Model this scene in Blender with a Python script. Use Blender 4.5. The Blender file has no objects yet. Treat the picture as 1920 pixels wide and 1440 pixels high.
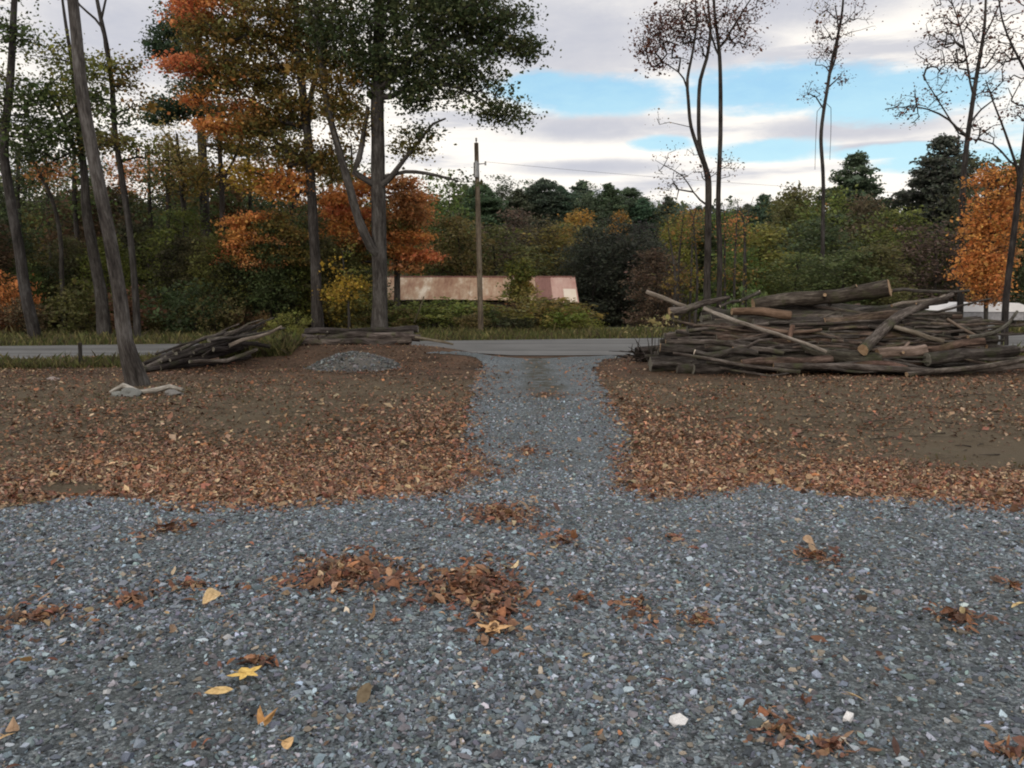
import bpy, math, random
import numpy as np
from mathutils import Vector, geometry as mgeo

RAD = math.radians
rng = np.random.default_rng(7)
random.seed(7)
scene = bpy.context.scene
COL = scene.collection

# ------------------------------------------------------------------ camera
FPX, PITCH, CZ = 1560.0, RAD(6.9), 2.2
cam_data = bpy.data.cameras.new("camera")
cam_data.sensor_width = 36.0
cam_data.lens = FPX / 1920 * 36.0
cam_data.clip_end = 2000
cam = bpy.data.objects.new("camera", cam_data)
COL.objects.link(cam)
cam.location = (0, 0, CZ)
cam.rotation_euler = (RAD(90) - PITCH, 0, 0)
scene.camera = cam

# ------------------------------------------------------------------ exposure
scene.view_settings.view_transform = 'Standard'
scene.view_settings.look = 'None'
scene.view_settings.exposure = 0.2
scene.view_settings.gamma = 1.0
scene.cycles.filter_width = 2.0

# ------------------------------------------------------------------ sun
SUN_EL, SUN_AZ = RAD(22), RAD(200)      # azimuth measured from +Y towards +X: behind the camera
sd = bpy.data.lights.new("sun", 'SUN')
sd.energy = 0.9
sd.angle = RAD(14)
sd.color = (1.0, 0.86, 0.70)
sun = bpy.data.objects.new("sun", sd)
COL.objects.link(sun)
to_sun = Vector((math.sin(SUN_AZ) * math.cos(SUN_EL), math.cos(SUN_AZ) * math.cos(SUN_EL), math.sin(SUN_EL)))
sun.rotation_euler = to_sun.to_track_quat('Z', 'Y').to_euler()


def ray(px, py):
    u, v = (px - 960) / FPX, (720 - py) / FPX
    ca, sa = math.cos(PITCH), math.sin(PITCH)
    return np.array((u, ca + v * sa, -sa + v * ca))


def P(px, py, Y):
    d = ray(px, py)
    return np.array((0, 0, CZ)) + d * (Y / d[1])


def project(p):
    """world points (N,3) -> photo pixels (N,2)"""
    ca, sa = math.cos(PITCH), math.sin(PITCH)
    q = np.asarray(p) - np.array((0, 0, CZ))
    w = q[:, 1] * ca - q[:, 2] * sa
    v = q[:, 1] * sa + q[:, 2] * ca
    w = np.maximum(w, 1e-3)
    return np.stack((960 + FPX * q[:, 0] / w, 720 - FPX * v / w), 1)


# ------------------------------------------------------------------ world: sky with broken cloud
world = bpy.data.worlds.new("World")
scene.world = world
world.use_nodes = True
wt = world.node_tree
wt.nodes.clear()


class NT:
    """tiny node helper"""

    def __init__(self, tree):
        self.t = tree

    def n(self, typ, **kw):
        nd = self.t.nodes.new(typ)
        for k, v in kw.items():
            setattr(nd, k, v)
        return nd

    def put(self, sock, v):
        if v is None:
            return
        if isinstance(v, bpy.types.NodeSocket):
            self.t.links.new(v, sock)
        else:
            if hasattr(sock.default_value, '__len__') and len(sock.default_value) == 4 and len(v) == 3:
                v = (*v, 1)
            sock.default_value = v

    def math(self, op, a, b=None, c=None, clamp=False):
        nd = self.n('ShaderNodeMath', operation=op, use_clamp=clamp)
        for i, v in enumerate((a, b, c)):
            self.put(nd.inputs[i], v)
        return nd.outputs[0]

    def mix(self, f, a, b, blend='MIX'):
        nd = self.n('ShaderNodeMix', data_type='RGBA', blend_type=blend)
        self.put(nd.inputs[0], f)
        self.put(nd.inputs[6], a)
        self.put(nd.inputs[7], b)
        return nd.outputs[2]

    def noise(self, vec, scale, detail=4, rough=0.5, out=0, dist=0.0):
        nd = self.n('ShaderNodeTexNoise')
        if vec is not None:
            self.put(nd.inputs['Vector'], vec)
        nd.inputs['Scale'].default_value = scale
        nd.inputs['Detail'].default_value = detail
        nd.inputs['Roughness'].default_value = rough
        nd.inputs['Distortion'].default_value = dist
        return nd.outputs[out]

    def ramp(self, f, stops, interp='LINEAR'):
        nd = self.n('ShaderNodeValToRGB')
        nd.color_ramp.interpolation = interp
        el = nd.color_ramp.elements
        while len(el) < len(stops):
            el.new(0.5)
        for e, (p, c) in zip(el, stops):
            e.position = p
            e.color = (*c, 1) if len(c) == 3 else c
        self.put(nd.inputs[0], f)
        return nd.outputs[0]

    def smooth(self, x, a, b):
        nd = self.n('ShaderNodeMapRange', interpolation_type='SMOOTHSTEP')
        self.put(nd.inputs[0], x)
        nd.inputs[1].default_value = a
        nd.inputs[2].default_value = b
        return nd.outputs[0]

    def combine(self, x, y, z=0.0):
        nd = self.n('ShaderNodeCombineXYZ')
        for i, v in enumerate((x, y, z)):
            self.put(nd.inputs[i], v)
        return nd.outputs[0]

    def scale(self, vec, s):
        nd = self.n('ShaderNodeVectorMath', operation='MULTIPLY')
        self.put(nd.inputs[0], vec)
        nd.inputs[1].default_value = s
        return nd.outputs[0]


w = NT(wt)
sky = w.n('ShaderNodeTexSky', sky_type='NISHITA')
sky.sun_disc = False
sky.sun_elevation = SUN_EL
sky.sun_rotation = SUN_AZ
sky.air_density = 1.0
sky.dust_density = 0.3
sky.ozone_density = 2.0
tc = w.n('ShaderNodeTexCoord')
sep = w.n('ShaderNodeSeparateXYZ')
w.put(sep.inputs[0], tc.outputs['Generated'])
az = w.math('ARCTAN2', sep.outputs[0], sep.outputs[1])
el = w.math('ARCSINE', sep.outputs[2])
warp = w.noise(w.combine(w.math('MULTIPLY', az, 6.0), w.math('MULTIPLY', el, 19.0)), 1.0, 9, 0.66)
warp2 = w.noise(w.combine(w.math('MULTIPLY', az, 26.0), w.math('MULTIPLY', el, 60.0), 4.0), 1.0, 6, 0.65)
warpc = w.math('MULTIPLY_ADD', w.math('SUBTRACT', warp2, 0.5), 0.35, w.math('SUBTRACT', warp, 0.5))


def azel(px, py):
    d = ray(px, py)
    d = d / np.linalg.norm(d)
    return math.atan2(d[0], d[1]), math.asin(d[2])


def ellipse(px, py, rx, ry, wob=3.2, a=1.6, b=0.35):
    a0, e0 = azel(px, py)
    dx = w.math('DIVIDE', w.math('SUBTRACT', az, a0), rx / FPX)
    dy = w.math('DIVIDE', w.math('SUBTRACT', el, e0), ry / FPX)
    d = w.math('ADD', w.math('MULTIPLY', dx, dx), w.math('MULTIPLY', dy, dy))
    d = w.math('MULTIPLY_ADD', warpc, wob, d)
    return w.smooth(d, a, b)


def union(lst):
    r = lst[0]
    for e_ in lst[1:]:
        r = w.math('MAXIMUM', r, e_)
    return r


gaps = union([ellipse(1105, 178, 170, 33), ellipse(1010, 165, 60, 30), ellipse(1460, 165, 200, 42), ellipse(1690, 180, 140, 38),
              ellipse(1440, 282, 110, 20), ellipse(1250, 268, 60, 14), ellipse(1800, 300, 120, 20), ellipse(1700, 282, 120, 12), ellipse(2300, 200, 250, 70)])
wide = w.noise(w.combine(w.math('MULTIPLY', az, 1.7), w.math('MULTIPLY', el, 5.0), 3.7), 1.0, 4, 0.5)
gap_else = w.math('MULTIPLY', w.smooth(wide, 0.56, 0.68), w.smooth(el, 0.42, 0.6))
gaps = w.math('MAXIMUM', gaps, w.math('MULTIPLY', gap_else, 0.8))
greys = union([ellipse(1060, 70, 240, 95, 2.2, 1.9, -0.2), ellipse(1500, 10, 200, 40, 2.4, 1.9, -0.2), ellipse(1105, 240, 160, 24, 2.6, 1.9, -0.1),
               ellipse(1590, 240, 170, 24, 2.6, 1.9, -0.1), ellipse(1120, 314, 150, 14, 2.6, 1.9, -0.1), ellipse(1640, 275, 110, 9, 2.6, 1.9, -0.1),
               ellipse(1330, 90, 120, 45, 2.6, 1.9, -0.1), ellipse(230, 60, 160, 90, 2.6, 1.9, -0.1)])
fine = w.noise(w.combine(w.math('MULTIPLY', az, 4.0), w.math('MULTIPLY', el, 30.0), 9.1), 1.0, 8, 0.6)
shade = w.math('MAXIMUM', w.math('MULTIPLY', greys, w.math('MULTIPLY_ADD', warp, 0.9, 0.42, clamp=True)), w.math('MULTIPLY', w.smooth(fine, 0.45, 0.66), 0.75))
K = 10.0
cloud = w.mix(shade, (0.98 * K, 0.93 * K, 0.86 * K), (0.46 * K, 0.48 * K, 0.56 * K))
pale = w.smooth(w.math('MULTIPLY_ADD', warpc, 0.25, el), 0.36, 0.10)
blue = w.mix(0.7, sky.outputs[0], w.mix(pale, (0.25 * K, 0.54 * K, 0.82 * K), (0.52 * K, 0.80 * K, 0.88 * K)))
skycol = w.mix(gaps, cloud, blue)
bg = w.n('ShaderNodeBackground')
bg.inputs[1].default_value = 0.1
w.put(bg.inputs[0], skycol)
wo = w.n('ShaderNodeOutputWorld')
wt.links.new(bg.outputs[0], wo.inputs[0])


# ------------------------------------------------------------------ object helpers
def tag(o, label=None, cat=None, group=None, kind=None):
    for k, v in (('label', label), ('category', cat), ('group', group), ('kind', kind)):
        if v:
            o[k] = v
    return o


def empty(name, loc, label, cat, group=None):
    o = bpy.data.objects.new(name, None)
    COL.objects.link(o)
    o.location = loc
    o.empty_display_size = 0.3
    return tag(o, label, cat, group)


def mesh_np(name, V, faces_idx, loop_start, tint=None, grain=None, mat_index=None, smooth=False):
    me = bpy.data.meshes.new(name)
    V = np.asarray(V, np.float32)
    fi = np.asarray(faces_idx, np.int32)
    ls = np.asarray(loop_start, np.int32)
    me.vertices.add(len(V))
    me.vertices.foreach_set('co', V.ravel())
    me.loops.add(len(fi))
    me.loops.foreach_set('vertex_index', fi)
    me.polygons.add(len(ls))
    me.polygons.foreach_set('loop_start', ls)
    if mat_index is not None:
        me.polygons.foreach_set('material_index', np.asarray(mat_index, np.int32))
    me.polygons.foreach_set('use_smooth', np.full(len(ls), bool(smooth)))
    me.update(calc_edges=True)
    if tint is not None:
        a = me.attributes.new('tint', 'FLOAT_COLOR', 'POINT')
        c = np.ones((len(V), 4), np.float32)
        c[:, :3] = tint
        a.data.foreach_set('color', c.ravel())
    if grain is not None:
        a = me.attributes.new('grain', 'FLOAT_VECTOR', 'POINT')
        a.data.foreach_set('vector', np.asarray(grain, np.float32).ravel())
    return me


def link(name, me, mats, parent=None, loc=None, color=None):
    o = bpy.data.objects.new(name, me)
    COL.objects.link(o)
    if not isinstance(mats, (list, tuple)):
        mats = [mats]
    if not me.materials:
        for m in mats:
            me.materials.append(m)
    if parent is not None:
        o.parent = parent
    if loc is not None:
        o.location = loc
    if color is not None:
        o.color = (*color, 1)
    return o


class MB:
    """collects verts / polygons / attributes, then makes one mesh"""

    def __init__(self):
        self.V, self.F, self.S, self.T, self.G, self.M = [], [], [], [], [], []
        self.nv = 0
        self.nl = 0

    def add(self, V, F, tint=(1, 1, 1), grain=None, mat=0):
        V = np.asarray(V, float).reshape(-1, 3)
        k = F.shape[1]
        self.V.append(V)
        self.F.append((F + self.nv).ravel())
        self.S.append(self.nl + np.arange(len(F)) * k)
        self.M.append(np.full(len(F), mat))
        t = np.asarray(tint, float)
        self.T.append(np.broadcast_to(t, (len(V), 3)))
        self.G.append(np.zeros((len(V), 3)) if grain is None else grain)
        self.nv += len(V)
        self.nl += len(F) * k

    def build(self, name, offset=(0, 0, 0), smooth=True):
        V = np.concatenate(self.V) - np.asarray(offset, float)
        return mesh_np(name, V, np.concatenate(self.F), np.concatenate(self.S), np.concatenate(self.T),
                       np.concatenate(self.G), np.concatenate(self.M), smooth)

    def tube(self, pts, rad, sides=8, caps=True, capmat=None, lump=0.0, tint=(1, 1, 1), seed=0, mat=0, flat=1.0):
        pts = np.asarray(pts, float)
        rad = np.asarray(rad, float)
        n = len(pts)
        r_ = np.random.default_rng(seed)
        tan = np.gradient(pts, axis=0)
        tan /= np.linalg.norm(tan, axis=1)[:, None] + 1e-9
        up = np.array((0.0, 0.0, 1.0)) if abs(tan[0][2]) < 0.8 else np.array((1.0, 0, 0))
        th = np.linspace(0, 2 * np.pi, sides, endpoint=False)
        length = np.concatenate(([0], np.cumsum(np.linalg.norm(np.diff(pts, axis=0), axis=1))))
        V = np.zeros((n, sides, 3))
        G = np.zeros((n, sides, 3))
        ph = r_.uniform(0, 6.28, 4)
        off = r_.uniform(0, 50, 3)
        for i in range(n):
            a = np.cross(up, tan[i])
            a /= np.linalg.norm(a) + 1e-9
            b = np.cross(tan[i], a)
            up = b if abs(tan[0][2]) < 0.8 else up
            rr = rad[i] * np.ones(sides)
            if lump:
                rr = rr * (1 + lump * (np.sin(2 * th + ph[0] + length[i] * 1.1) * 0.5 + np.sin(3 * th + ph[1] - length[i] * 2.3) * 0.5
                                       + r_.normal(0, 0.35, sides)))
            V[i] = pts[i] + np.outer(np.cos(th) * rr, a) + np.outer(np.sin(th) * rr, b) * flat
            G[i, :, 0] = np.cos(th) * rad[i] + off[0]
            G[i, :, 1] = np.sin(th) * rad[i] + off[1]
            G[i, :, 2] = length[i] + off[2]
        idx = np.arange(n * sides).reshape(n, sides)
        q = np.stack((idx[:-1], np.roll(idx[:-1], -1, 1), np.roll(idx[1:], -1, 1), idx[1:]), -1).reshape(-1, 4)
        self.add(V.reshape(-1, 3), q, tint, G.reshape(-1, 3), mat)
        if caps:
            cm = mat if capmat is None else capmat
            for e_, flip in ((0, True), (n - 1, False)):
                ring = V[e_]
                c = ring.mean(0)
                VV = np.concatenate((ring, [c]))
                f = np.stack((np.arange(sides), np.roll(np.arange(sides), -1), np.full(sides, sides)), -1)
                if flip:
                    f = f[:, [1, 0, 2]]
                g = np.concatenate((np.stack((np.cos(th) * rad[e_], np.sin(th) * rad[e_], np.zeros(sides)), 1), np.zeros((1, 3))))
                self.add(VV, f, tint, g, cm)

    def box(self, lo, hi, tint=(1, 1, 1), mat=0):
        (x0, y0, z0), (x1, y1, z1) = lo, hi
        V = np.array([(x0, y0, z0), (x1, y0, z0), (x1, y1, z0), (x0, y1, z0), (x0, y0, z1), (x1, y0, z1), (x1, y1, z1), (x0, y1, z1)])
        F = np.array([(0, 3, 2, 1), (4, 5, 6, 7), (0, 1, 5, 4), (1, 2, 6, 5), (2, 3, 7, 6), (3, 0, 4, 7)])
        self.add(V, F, tint, V * 1.0, mat)


def resample(pts, rad, step):
    """smooth a polyline (Catmull-Rom) and its radii"""
    pts = np.asarray(pts, float)
    rad = np.asarray(rad, float)
    if len(pts) == 2:
        m = max(2, int(np.linalg.norm(pts[1] - pts[0]) / step) + 1)
        t = np.linspace(0, 1, m)[:, None]
        return pts[0] * (1 - t) + pts[1] * t, rad[0] * (1 - t[:, 0]) + rad[1] * t[:, 0]
    ex = np.concatenate(([2 * pts[0] - pts[1]], pts, [2 * pts[-1] - pts[-2]]))
    op, orr = [], []
    for i in range(len(pts) - 1):
        p0, p1, p2, p3 = ex[i:i + 4]
        m = max(1, int(np.linalg.norm(p2 - p1) / step))
        for k in range(m):
            t = k / m
            op.append(0.5 * ((2 * p1) + (-p0 + p2) * t + (2 * p0 - 5 * p1 + 4 * p2 - p3) * t * t + (-p0 + 3 * p1 - 3 * p2 + p3) * t ** 3))
            orr.append(rad[i] * (1 - t) + rad[i + 1] * t)
    op.append(pts[-1])
    orr.append(rad[-1])
    return np.array(op), np.array(orr)


# ------------------------------------------------------------------ materials
def material(name):
    m = bpy.data.materials.new(name)
    m.use_nodes = True
    m.node_tree.nodes.clear()
    t = NT(m.node_tree)
    out = t.n('ShaderNodeOutputMaterial')
    return m, t, out


def principled(t, out, col, rough=0.8, spec=0.3, bump=None, bstr=0.5, bdist=0.02, metal=0.0):
    p = t.n('ShaderNodeBsdfPrincipled')
    t.put(p.inputs['Base Color'], col)
    t.put(p.inputs['Roughness'], rough)
    p.inputs['Specular IOR Level'].default_value = spec
    p.inputs['Metallic'].default_value = metal
    if bump is not None:
        b = t.n('ShaderNodeBump')
        b.inputs['Strength'].default_value = bstr
        b.inputs['Distance'].default_value = bdist
        t.put(b.inputs['Height'], bump)
        t.put(p.inputs['Normal'], b.outputs[0])
    t.t.links.new(p.outputs[0], out.inputs[0])
    return p


def attr(t, name):
    nd = t.n('ShaderNodeAttribute', attribute_name=name)
    return nd


def mat_leaf():
    m, t, out = material('foliage')
    a = attr(t, 'tint').outputs[0]
    oi = t.n('ShaderNodeObjectInfo').outputs['Color']
    c = t.mix(1.0, a, oi, 'MULTIPLY')
    p = t.n('ShaderNodeBsdfPrincipled')
    t.put(p.inputs['Base Color'], c)
    p.inputs['Roughness'].default_value = 0.6
    p.inputs['Specular IOR Level'].default_value = 0.25
    tr = t.n('ShaderNodeBsdfTranslucent')
    t.put(tr.inputs[0], c)
    mx = t.n('ShaderNodeMixShader')
    mx.inputs[0].default_value = 0.36
    m.node_tree.links.new(p.outputs[0], mx.inputs[1])
    m.node_tree.links.new(tr.outputs[0], mx.inputs[2])
    m.node_tree.links.new(mx.outputs[0], out.inputs[0])
    return m


def mat_ground_leaf():
    m, t, out = material('dry_leaf')
    a = attr(t, 'tint').outputs[0]
    geo = t.n('ShaderNodeTexCoord')
    nz = t.noise(geo.outputs['Object'], 60, 3)
    c = t.mix(1.0, a, t.ramp(nz, [(0.3, (0.7, 0.65, 0.6)), (0.7, (1.2, 1.2, 1.2))]), 'MULTIPLY')
    principled(t, out, c, 0.65, 0.3)
    return m


def mat_bark(name, stops, scale=9.0, bstr=0.9, bdist=0.03, moss=0.0):
    m, t, out = material(name)
    g = attr(t, 'grain').outputs['Vector']
    v = t.scale(g, (1, 1, 0.16))
    n1 = t.noise(v, scale, 6, 0.65)
    n2 = t.noise(g, 1.3, 4, 0.6)
    n3 = t.noise(v, scale * 4, 3, 0.6)
    f = t.math('MULTIPLY_ADD', t.math('SUBTRACT', n2, 0.5), 0.5, t.math('MULTIPLY_ADD', t.math('SUBTRACT', n3, 0.5), 0.35, n1))
    c = t.ramp(f, stops)
    if moss:
        c = t.mix(t.math('MULTIPLY', t.smooth(t.noise(g, 2.2, 4, 0.6), 0.52, 0.68), moss), c, (0.05, 0.058, 0.028))
    oi = t.n('ShaderNodeObjectInfo').outputs['Color']
    c = t.mix(1.0, c, oi, 'MULTIPLY')
    h = t.math('MULTIPLY_ADD', n3, 0.4, n1)
    principled(t, out, c, 0.9, 0.2, h, bstr, bdist)
    return m


def mat_cut(name, c0, c1):
    m, t, out = material(name)
    g = attr(t, 'grain').outputs['Vector']
    ln = t.n('ShaderNodeVectorMath', operation='LENGTH')
    t.put(ln.inputs[0], g)
    ringf = t.math('SINE', t.math('MULTIPLY_ADD', t.noise(g, 6, 3), 3.0, t.math('MULTIPLY', ln.outputs['Value'], 260)))
    nz = t.noise(g, 9, 4, 0.6)
    f = t.math('MULTIPLY_ADD', ringf, 0.12, nz)
    c = t.ramp(f, [(0.3, c0), (0.7, c1)])
    principled(t, out, c, 0.8, 0.2, f, 0.3, 0.01)
    return m


LEAF = mat_leaf()
DRY = mat_ground_leaf()
BARK = mat_bark('bark_grey_brown', [(0.28, (0.014, 0.012, 0.011)), (0.5, (0.048, 0.043, 0.039)), (0.75, (0.105, 0.10, 0.094))], 9)
LOGBARK = mat_bark('bark_felled_log', [(0.28, (0.012, 0.009, 0.008)), (0.5, (0.050, 0.043, 0.039)), (0.74, (0.14, 0.127, 0.118))], 11, 1.0, 0.03, 0.6)
STRIPPED = mat_bark('wood_without_bark', [(0.3, (0.095, 0.080, 0.068)), (0.5, (0.20, 0.175, 0.152)), (0.7, (0.33, 0.30, 0.275))], 14, 0.4, 0.01)
CUT = mat_cut('cut_wood', (0.22, 0.14, 0.085), (0.42, 0.30, 0.19))
PALECUT = mat_cut('fresh_cut_wood', (0.62, 0.52, 0.42), (0.8, 0.72, 0.62))
GREYCUT = mat_cut('weathered_cut_wood', (0.10, 0.095, 0.08), (0.2, 0.19, 0.16))


# ------------------------------------------------------------------ terrain
def sstep(x, a, b):
    t = np.clip((x - a) / (b - a), 0, 1)
    return t * t * (3 - 2 * t)


_ph = rng.uniform(0, 6.28, (12, 2))
_fr = rng.uniform(0.25, 1.3, (12, 2)) * rng.choice((-1, 1), (12, 2))


def bumps(x, y):
    s = 0
    for k in range(12):
        s = s + np.sin(_fr[k, 0] * x + _ph[k, 0]) * np.sin(_fr[k, 1] * y + _ph[k, 1])
    return s / 12


_fp = rng.uniform(0, 6.28, (16, 2))
_ff = rng.uniform(-9, 9, (16, 2))


def fbm(x, y):
    """cheap fine variation in -1..1"""
    s = 0
    for k in range(16):
        s = s + np.sin(_ff[k, 0] * x + _ff[k, 1] * y + _fp[k, 0])
    return s / 6


def terrain(x, y):
    x = np.asarray(x, float)
    y = np.asarray(y, float)
    z = 0.6 * (1 - sstep(y, 4.0, 11.0))
    rough = sstep(y, 8.5, 12) * (1 - sstep(y, 23, 26)) * (1 - np.exp(-((x - 0.9 - 0.0 * y) / 2.2) ** 4))
    z = z + 0.13 * bumps(x, y) * rough
    z = z + 0.42 * np.exp(-(((x + 4.6) / 3.4) ** 4 + ((y - 24.2) / 1.35) ** 2))
    z = z + 0.12 * np.exp(-(((x + 1.2) / 1.5) ** 2 + ((y - 23.2) / 1.0) ** 2))
    z = z + 0.12 * np.exp(-(((x - 4.6) / 1.6) ** 2 + ((y - 22.0) / 1.0) ** 2))
    z = z - 1.5 * sstep(y, 42, 50) * (1 - sstep(y, 60, 80))
    z = z + 0.16 * np.maximum(y - 95, 0) * (1 - sstep(y, 200, 420) * 0.7)
    z = z + 0.5 * bumps(x * 0.2, y * 0.2) * sstep(y, 45, 70)
    return z


def G(px, py):
    d = ray(px, py)
    t = 0.5
    for _ in range(4000):
        p = np.array((0, 0, CZ)) + d * t
        if p[2] <= terrain(p[0], p[1]):
            break
        t += 0.02
    return np.array((p[0], p[1], float(terrain(p[0], p[1]))))


def line(fr, to, n):
    return np.linspace(fr, to, n, endpoint=False)


gx = np.concatenate((line(-260, -60, 20), line(-60, -25, 30), line(-25, 25, 320), line(25, 60, 30), np.linspace(60, 260, 21)))
gy = np.concatenate((line(-8, -1, 8), line(-1, 40, 270), line(40, 110, 60), np.linspace(110, 420, 40)))
XX, YY = np.meshgrid(gx, gy)
ZZ = terrain(XX, YY)
nx_, ny_ = len(gx), len(gy)
idx = np.arange(nx_ * ny_).reshape(ny_, nx_)
quads = np.stack((idx[:-1, :-1], idx[:-1, 1:], idx[1:, 1:], idx[1:, :-1]), -1).reshape(-1, 4)
V = np.stack((XX.ravel(), YY.ravel(), ZZ.ravel()), 1)
zone = np.zeros((len(V), 3))
x_, y_ = V[:, 0], V[:, 1]
nearroad = 24.6 + 0.09 * x_
left_grass = sstep(y_, 21.2, 22.6) * (x_ < -9) * sstep(-x_, 9, 11) * (1 - sstep(y_, 25, 26))
far_grass = sstep(y_ - 0.18 * np.clip(x_, -25, 20), 31.6, 32.6) * (1 - sstep(y_, 44, 60))
zone[:, 1] = np.clip(np.maximum(left_grass, far_grass), 0, 1)
zone[:, 0] = np.clip(sstep(y_, 7, 9) * (1 - zone[:, 1]), 0, 1)
zone[:, 2] = sstep(y_, 17.5, 21) * (1 - sstep(y_, 27, 30)) * (1 - zone[:, 1])    # dark damp litter by the piles


def mat_ground():
    m, t, out = material('forest_floor')
    zc = t.n('ShaderNodeSeparateColor')
    t.put(zc.inputs[0], attr(t, 'tint').outputs[0])
    pos = t.n('ShaderNodeNewGeometry').outputs['Position']
    n1 = t.noise(pos, 0.9, 5, 0.6)
    n2 = t.noise(pos, 14, 5, 0.7)
    n3 = t.noise(pos, 60, 3, 0.6)
    soil = t.ramp(t.math('MULTIPLY_ADD', t.math('SUBTRACT', n2, 0.5), 0.8, n1),
                  [(0.25, (0.045, 0.034, 0.023)), (0.45, (0.105, 0.082, 0.055)), (0.58, (0.115, 0.092, 0.066)), (0.72, (0.082, 0.074, 0.045))])
    damp = t.ramp(t.math('MULTIPLY_ADD', t.math('SUBTRACT', n2, 0.5), 0.9, n1),
                  [(0.25, (0.022, 0.014, 0.011)), (0.5, (0.07, 0.042, 0.03)), (0.75, (0.14, 0.075, 0.05))])
    grass = t.ramp(t.math('MULTIPLY_ADD', t.math('SUBTRACT', n2, 0.5), 0.6, n1),
                   [(0.25, (0.035, 0.04, 0.016)), (0.5, (0.075, 0.08, 0.03)), (0.75, (0.14, 0.125, 0.055))])
    c = t.mix(t.math('MULTIPLY', zc.outputs[2], 0.75), soil, damp)
    c = t.mix(zc.outputs[1], c, grass)
    h = t.math('MULTIPLY_ADD', n3, 0.4, n2)
    principled(t, out, c, 0.95, 0.15, h, 0.8, 0.04)
    return m


me = mesh_np('ground', V, quads.ravel(), np.arange(len(quads)) * 4, zone, smooth=True)
g_o = link('ground', me, mat_ground())
tag(g_o, kind='structure')


# ------------------------------------------------------------------ laid sheets: gravel yard + driveway, road
def sheet(name, outline, mat, lift, step, jitter=0.0, hfun=None):
    """fill a world-space outline with a triangulated sheet that follows the ground"""
    out_ = []
    n = len(outline)
    for i in range(n):
        a, b = np.array(outline[i], float), np.array(outline[(i + 1) % n], float)
        m = max(1, int(np.linalg.norm(b - a) / step))
        for k in range(m):
            p = a + (b - a) * k / m
            out_.append(p + rng.normal(0, jitter, 2))
    out_ = np.array(out_)
    lo, hi = out_.min(0), out_.max(0)
    gx_, gy_ = np.meshgrid(np.arange(lo[0], hi[0], step), np.arange(lo[1], hi[1], step))
    pts = np.stack((gx_.ravel(), gy_.ravel()), 1)
    # even-odd test, and keep clear of the outline
    inside = np.zeros(len(pts), bool)
    a, b = out_, np.roll(out_, -1, 0)
    for i in range(len(a)):
        c = ((a[i, 1] > pts[:, 1]) != (b[i, 1] > pts[:, 1]))
        xi = (b[i, 0] - a[i, 0]) * (pts[:, 1] - a[i, 1]) / (b[i, 1] - a[i, 1] + 1e-12) + a[i, 0]
        inside ^= c & (pts[:, 0] < xi)
    pts = pts[inside]
    allp = [Vector(p) for p in np.concatenate((out_, pts))]
    ed = [(i, (i + 1) % len(out_)) for i in range(len(out_))]
    v2, _, f2, _, _, _ = mgeo.delaunay_2d_cdt(allp, ed, [], 1, 1e-5)
    v2 = np.array([(v.x, v.y) for v in v2])
    z = terrain(v2[:, 0], v2[:, 1]) + lift
    V = np.column_stack((v2, z))
    F = np.array([f for f in f2 if len(f) == 3])
    nrm = np.cross(V[F[:, 1]] - V[F[:, 0]], V[F[:, 2]] - V[F[:, 0]])
    F[nrm[:, 2] < 0] = F[nrm[:, 2] < 0][:, [0, 2, 1]]
    me = mesh_np(name, V, F.ravel(), np.arange(len(F)) * 3, np.ones((len(V), 3)), smooth=True)
    o = link(name, me, mat)
    return tag(o, kind='structure')


def g2(px, py):
    return tuple(G(px, py)[:2])


def mat_gravel():
    m, t, out = material('blue_grey_crushed_gravel')
    pos = t.n('ShaderNodeNewGeometry').outputs['Position']
    vo = t.n('ShaderNodeTexVoronoi')
    vo.inputs['Scale'].default_value = 85
    t.put(vo.inputs['Vector'], pos)
    v2 = t.n('ShaderNodeTexVoronoi')
    v2.inputs['Scale'].default_value = 38
    t.put(v2.inputs['Vector'], pos)
    sp = t.n('ShaderNodeSeparateColor')
    t.put(sp.inputs[0], vo.outputs['Color'])
    sp2 = t.n('ShaderNodeSeparateColor')
    t.put(sp2.inputs[0], v2.outputs['Color'])
    f = t.math('MULTIPLY_ADD', sp2.outputs[0], 0.45, t.math('MULTIPLY', sp.outputs[0], 0.55))
    grain = t.ramp(f, [(0.1, (0.026, 0.031, 0.037)), (0.4, (0.085, 0.102, 0.118)), (0.65, (0.175, 0.207, 0.235)), (0.95, (0.38, 0.42, 0.45))])
    big = t.noise(pos, 0.8, 5, 0.6)
    fines = t.smooth(big, 0.40, 0.66)
    c = t.mix(t.math('MULTIPLY', fines, 0.55), grain, (0.072, 0.082, 0.083))
    warm = t.smooth(t.noise(pos, 0.45, 4, 0.6), 0.55, 0.75)
    c = t.mix(t.math('MULTIPLY', warm, 0.35), c, (0.12, 0.112, 0.095))
    sx = t.n('ShaderNodeSeparateXYZ')
    t.put(sx.inputs[0], pos)
    xc = t.math('SUBTRACT', sx.outputs[0], t.math('MULTIPLY_ADD', sx.outputs[1], 0.012, 0.45))
    xc = t.math('MULTIPLY_ADD', t.math('SUBTRACT', t.noise(pos, 0.7, 3), 0.5), 0.8, xc)
    crown = t.smooth(t.math('ABSOLUTE', xc), 0.55, 0.1)
    far = t.smooth(sx.outputs[1], 11.0, 17.0)
    c = t.mix(t.math('MULTIPLY', t.math('MULTIPLY', crown, far), t.smooth(t.noise(pos, 2.5, 5, 0.7), 0.35, 0.6)), c, (0.062, 0.060, 0.045))
    h = t.math('ADD', t.math('MULTIPLY', vo.outputs['Distance'], -0.6), t.math('MULTIPLY', v2.outputs['Distance'], -1.0))
    principled(t, out, c, 0.85, 0.25, h, 0.9, 0.02)
    return m


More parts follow.
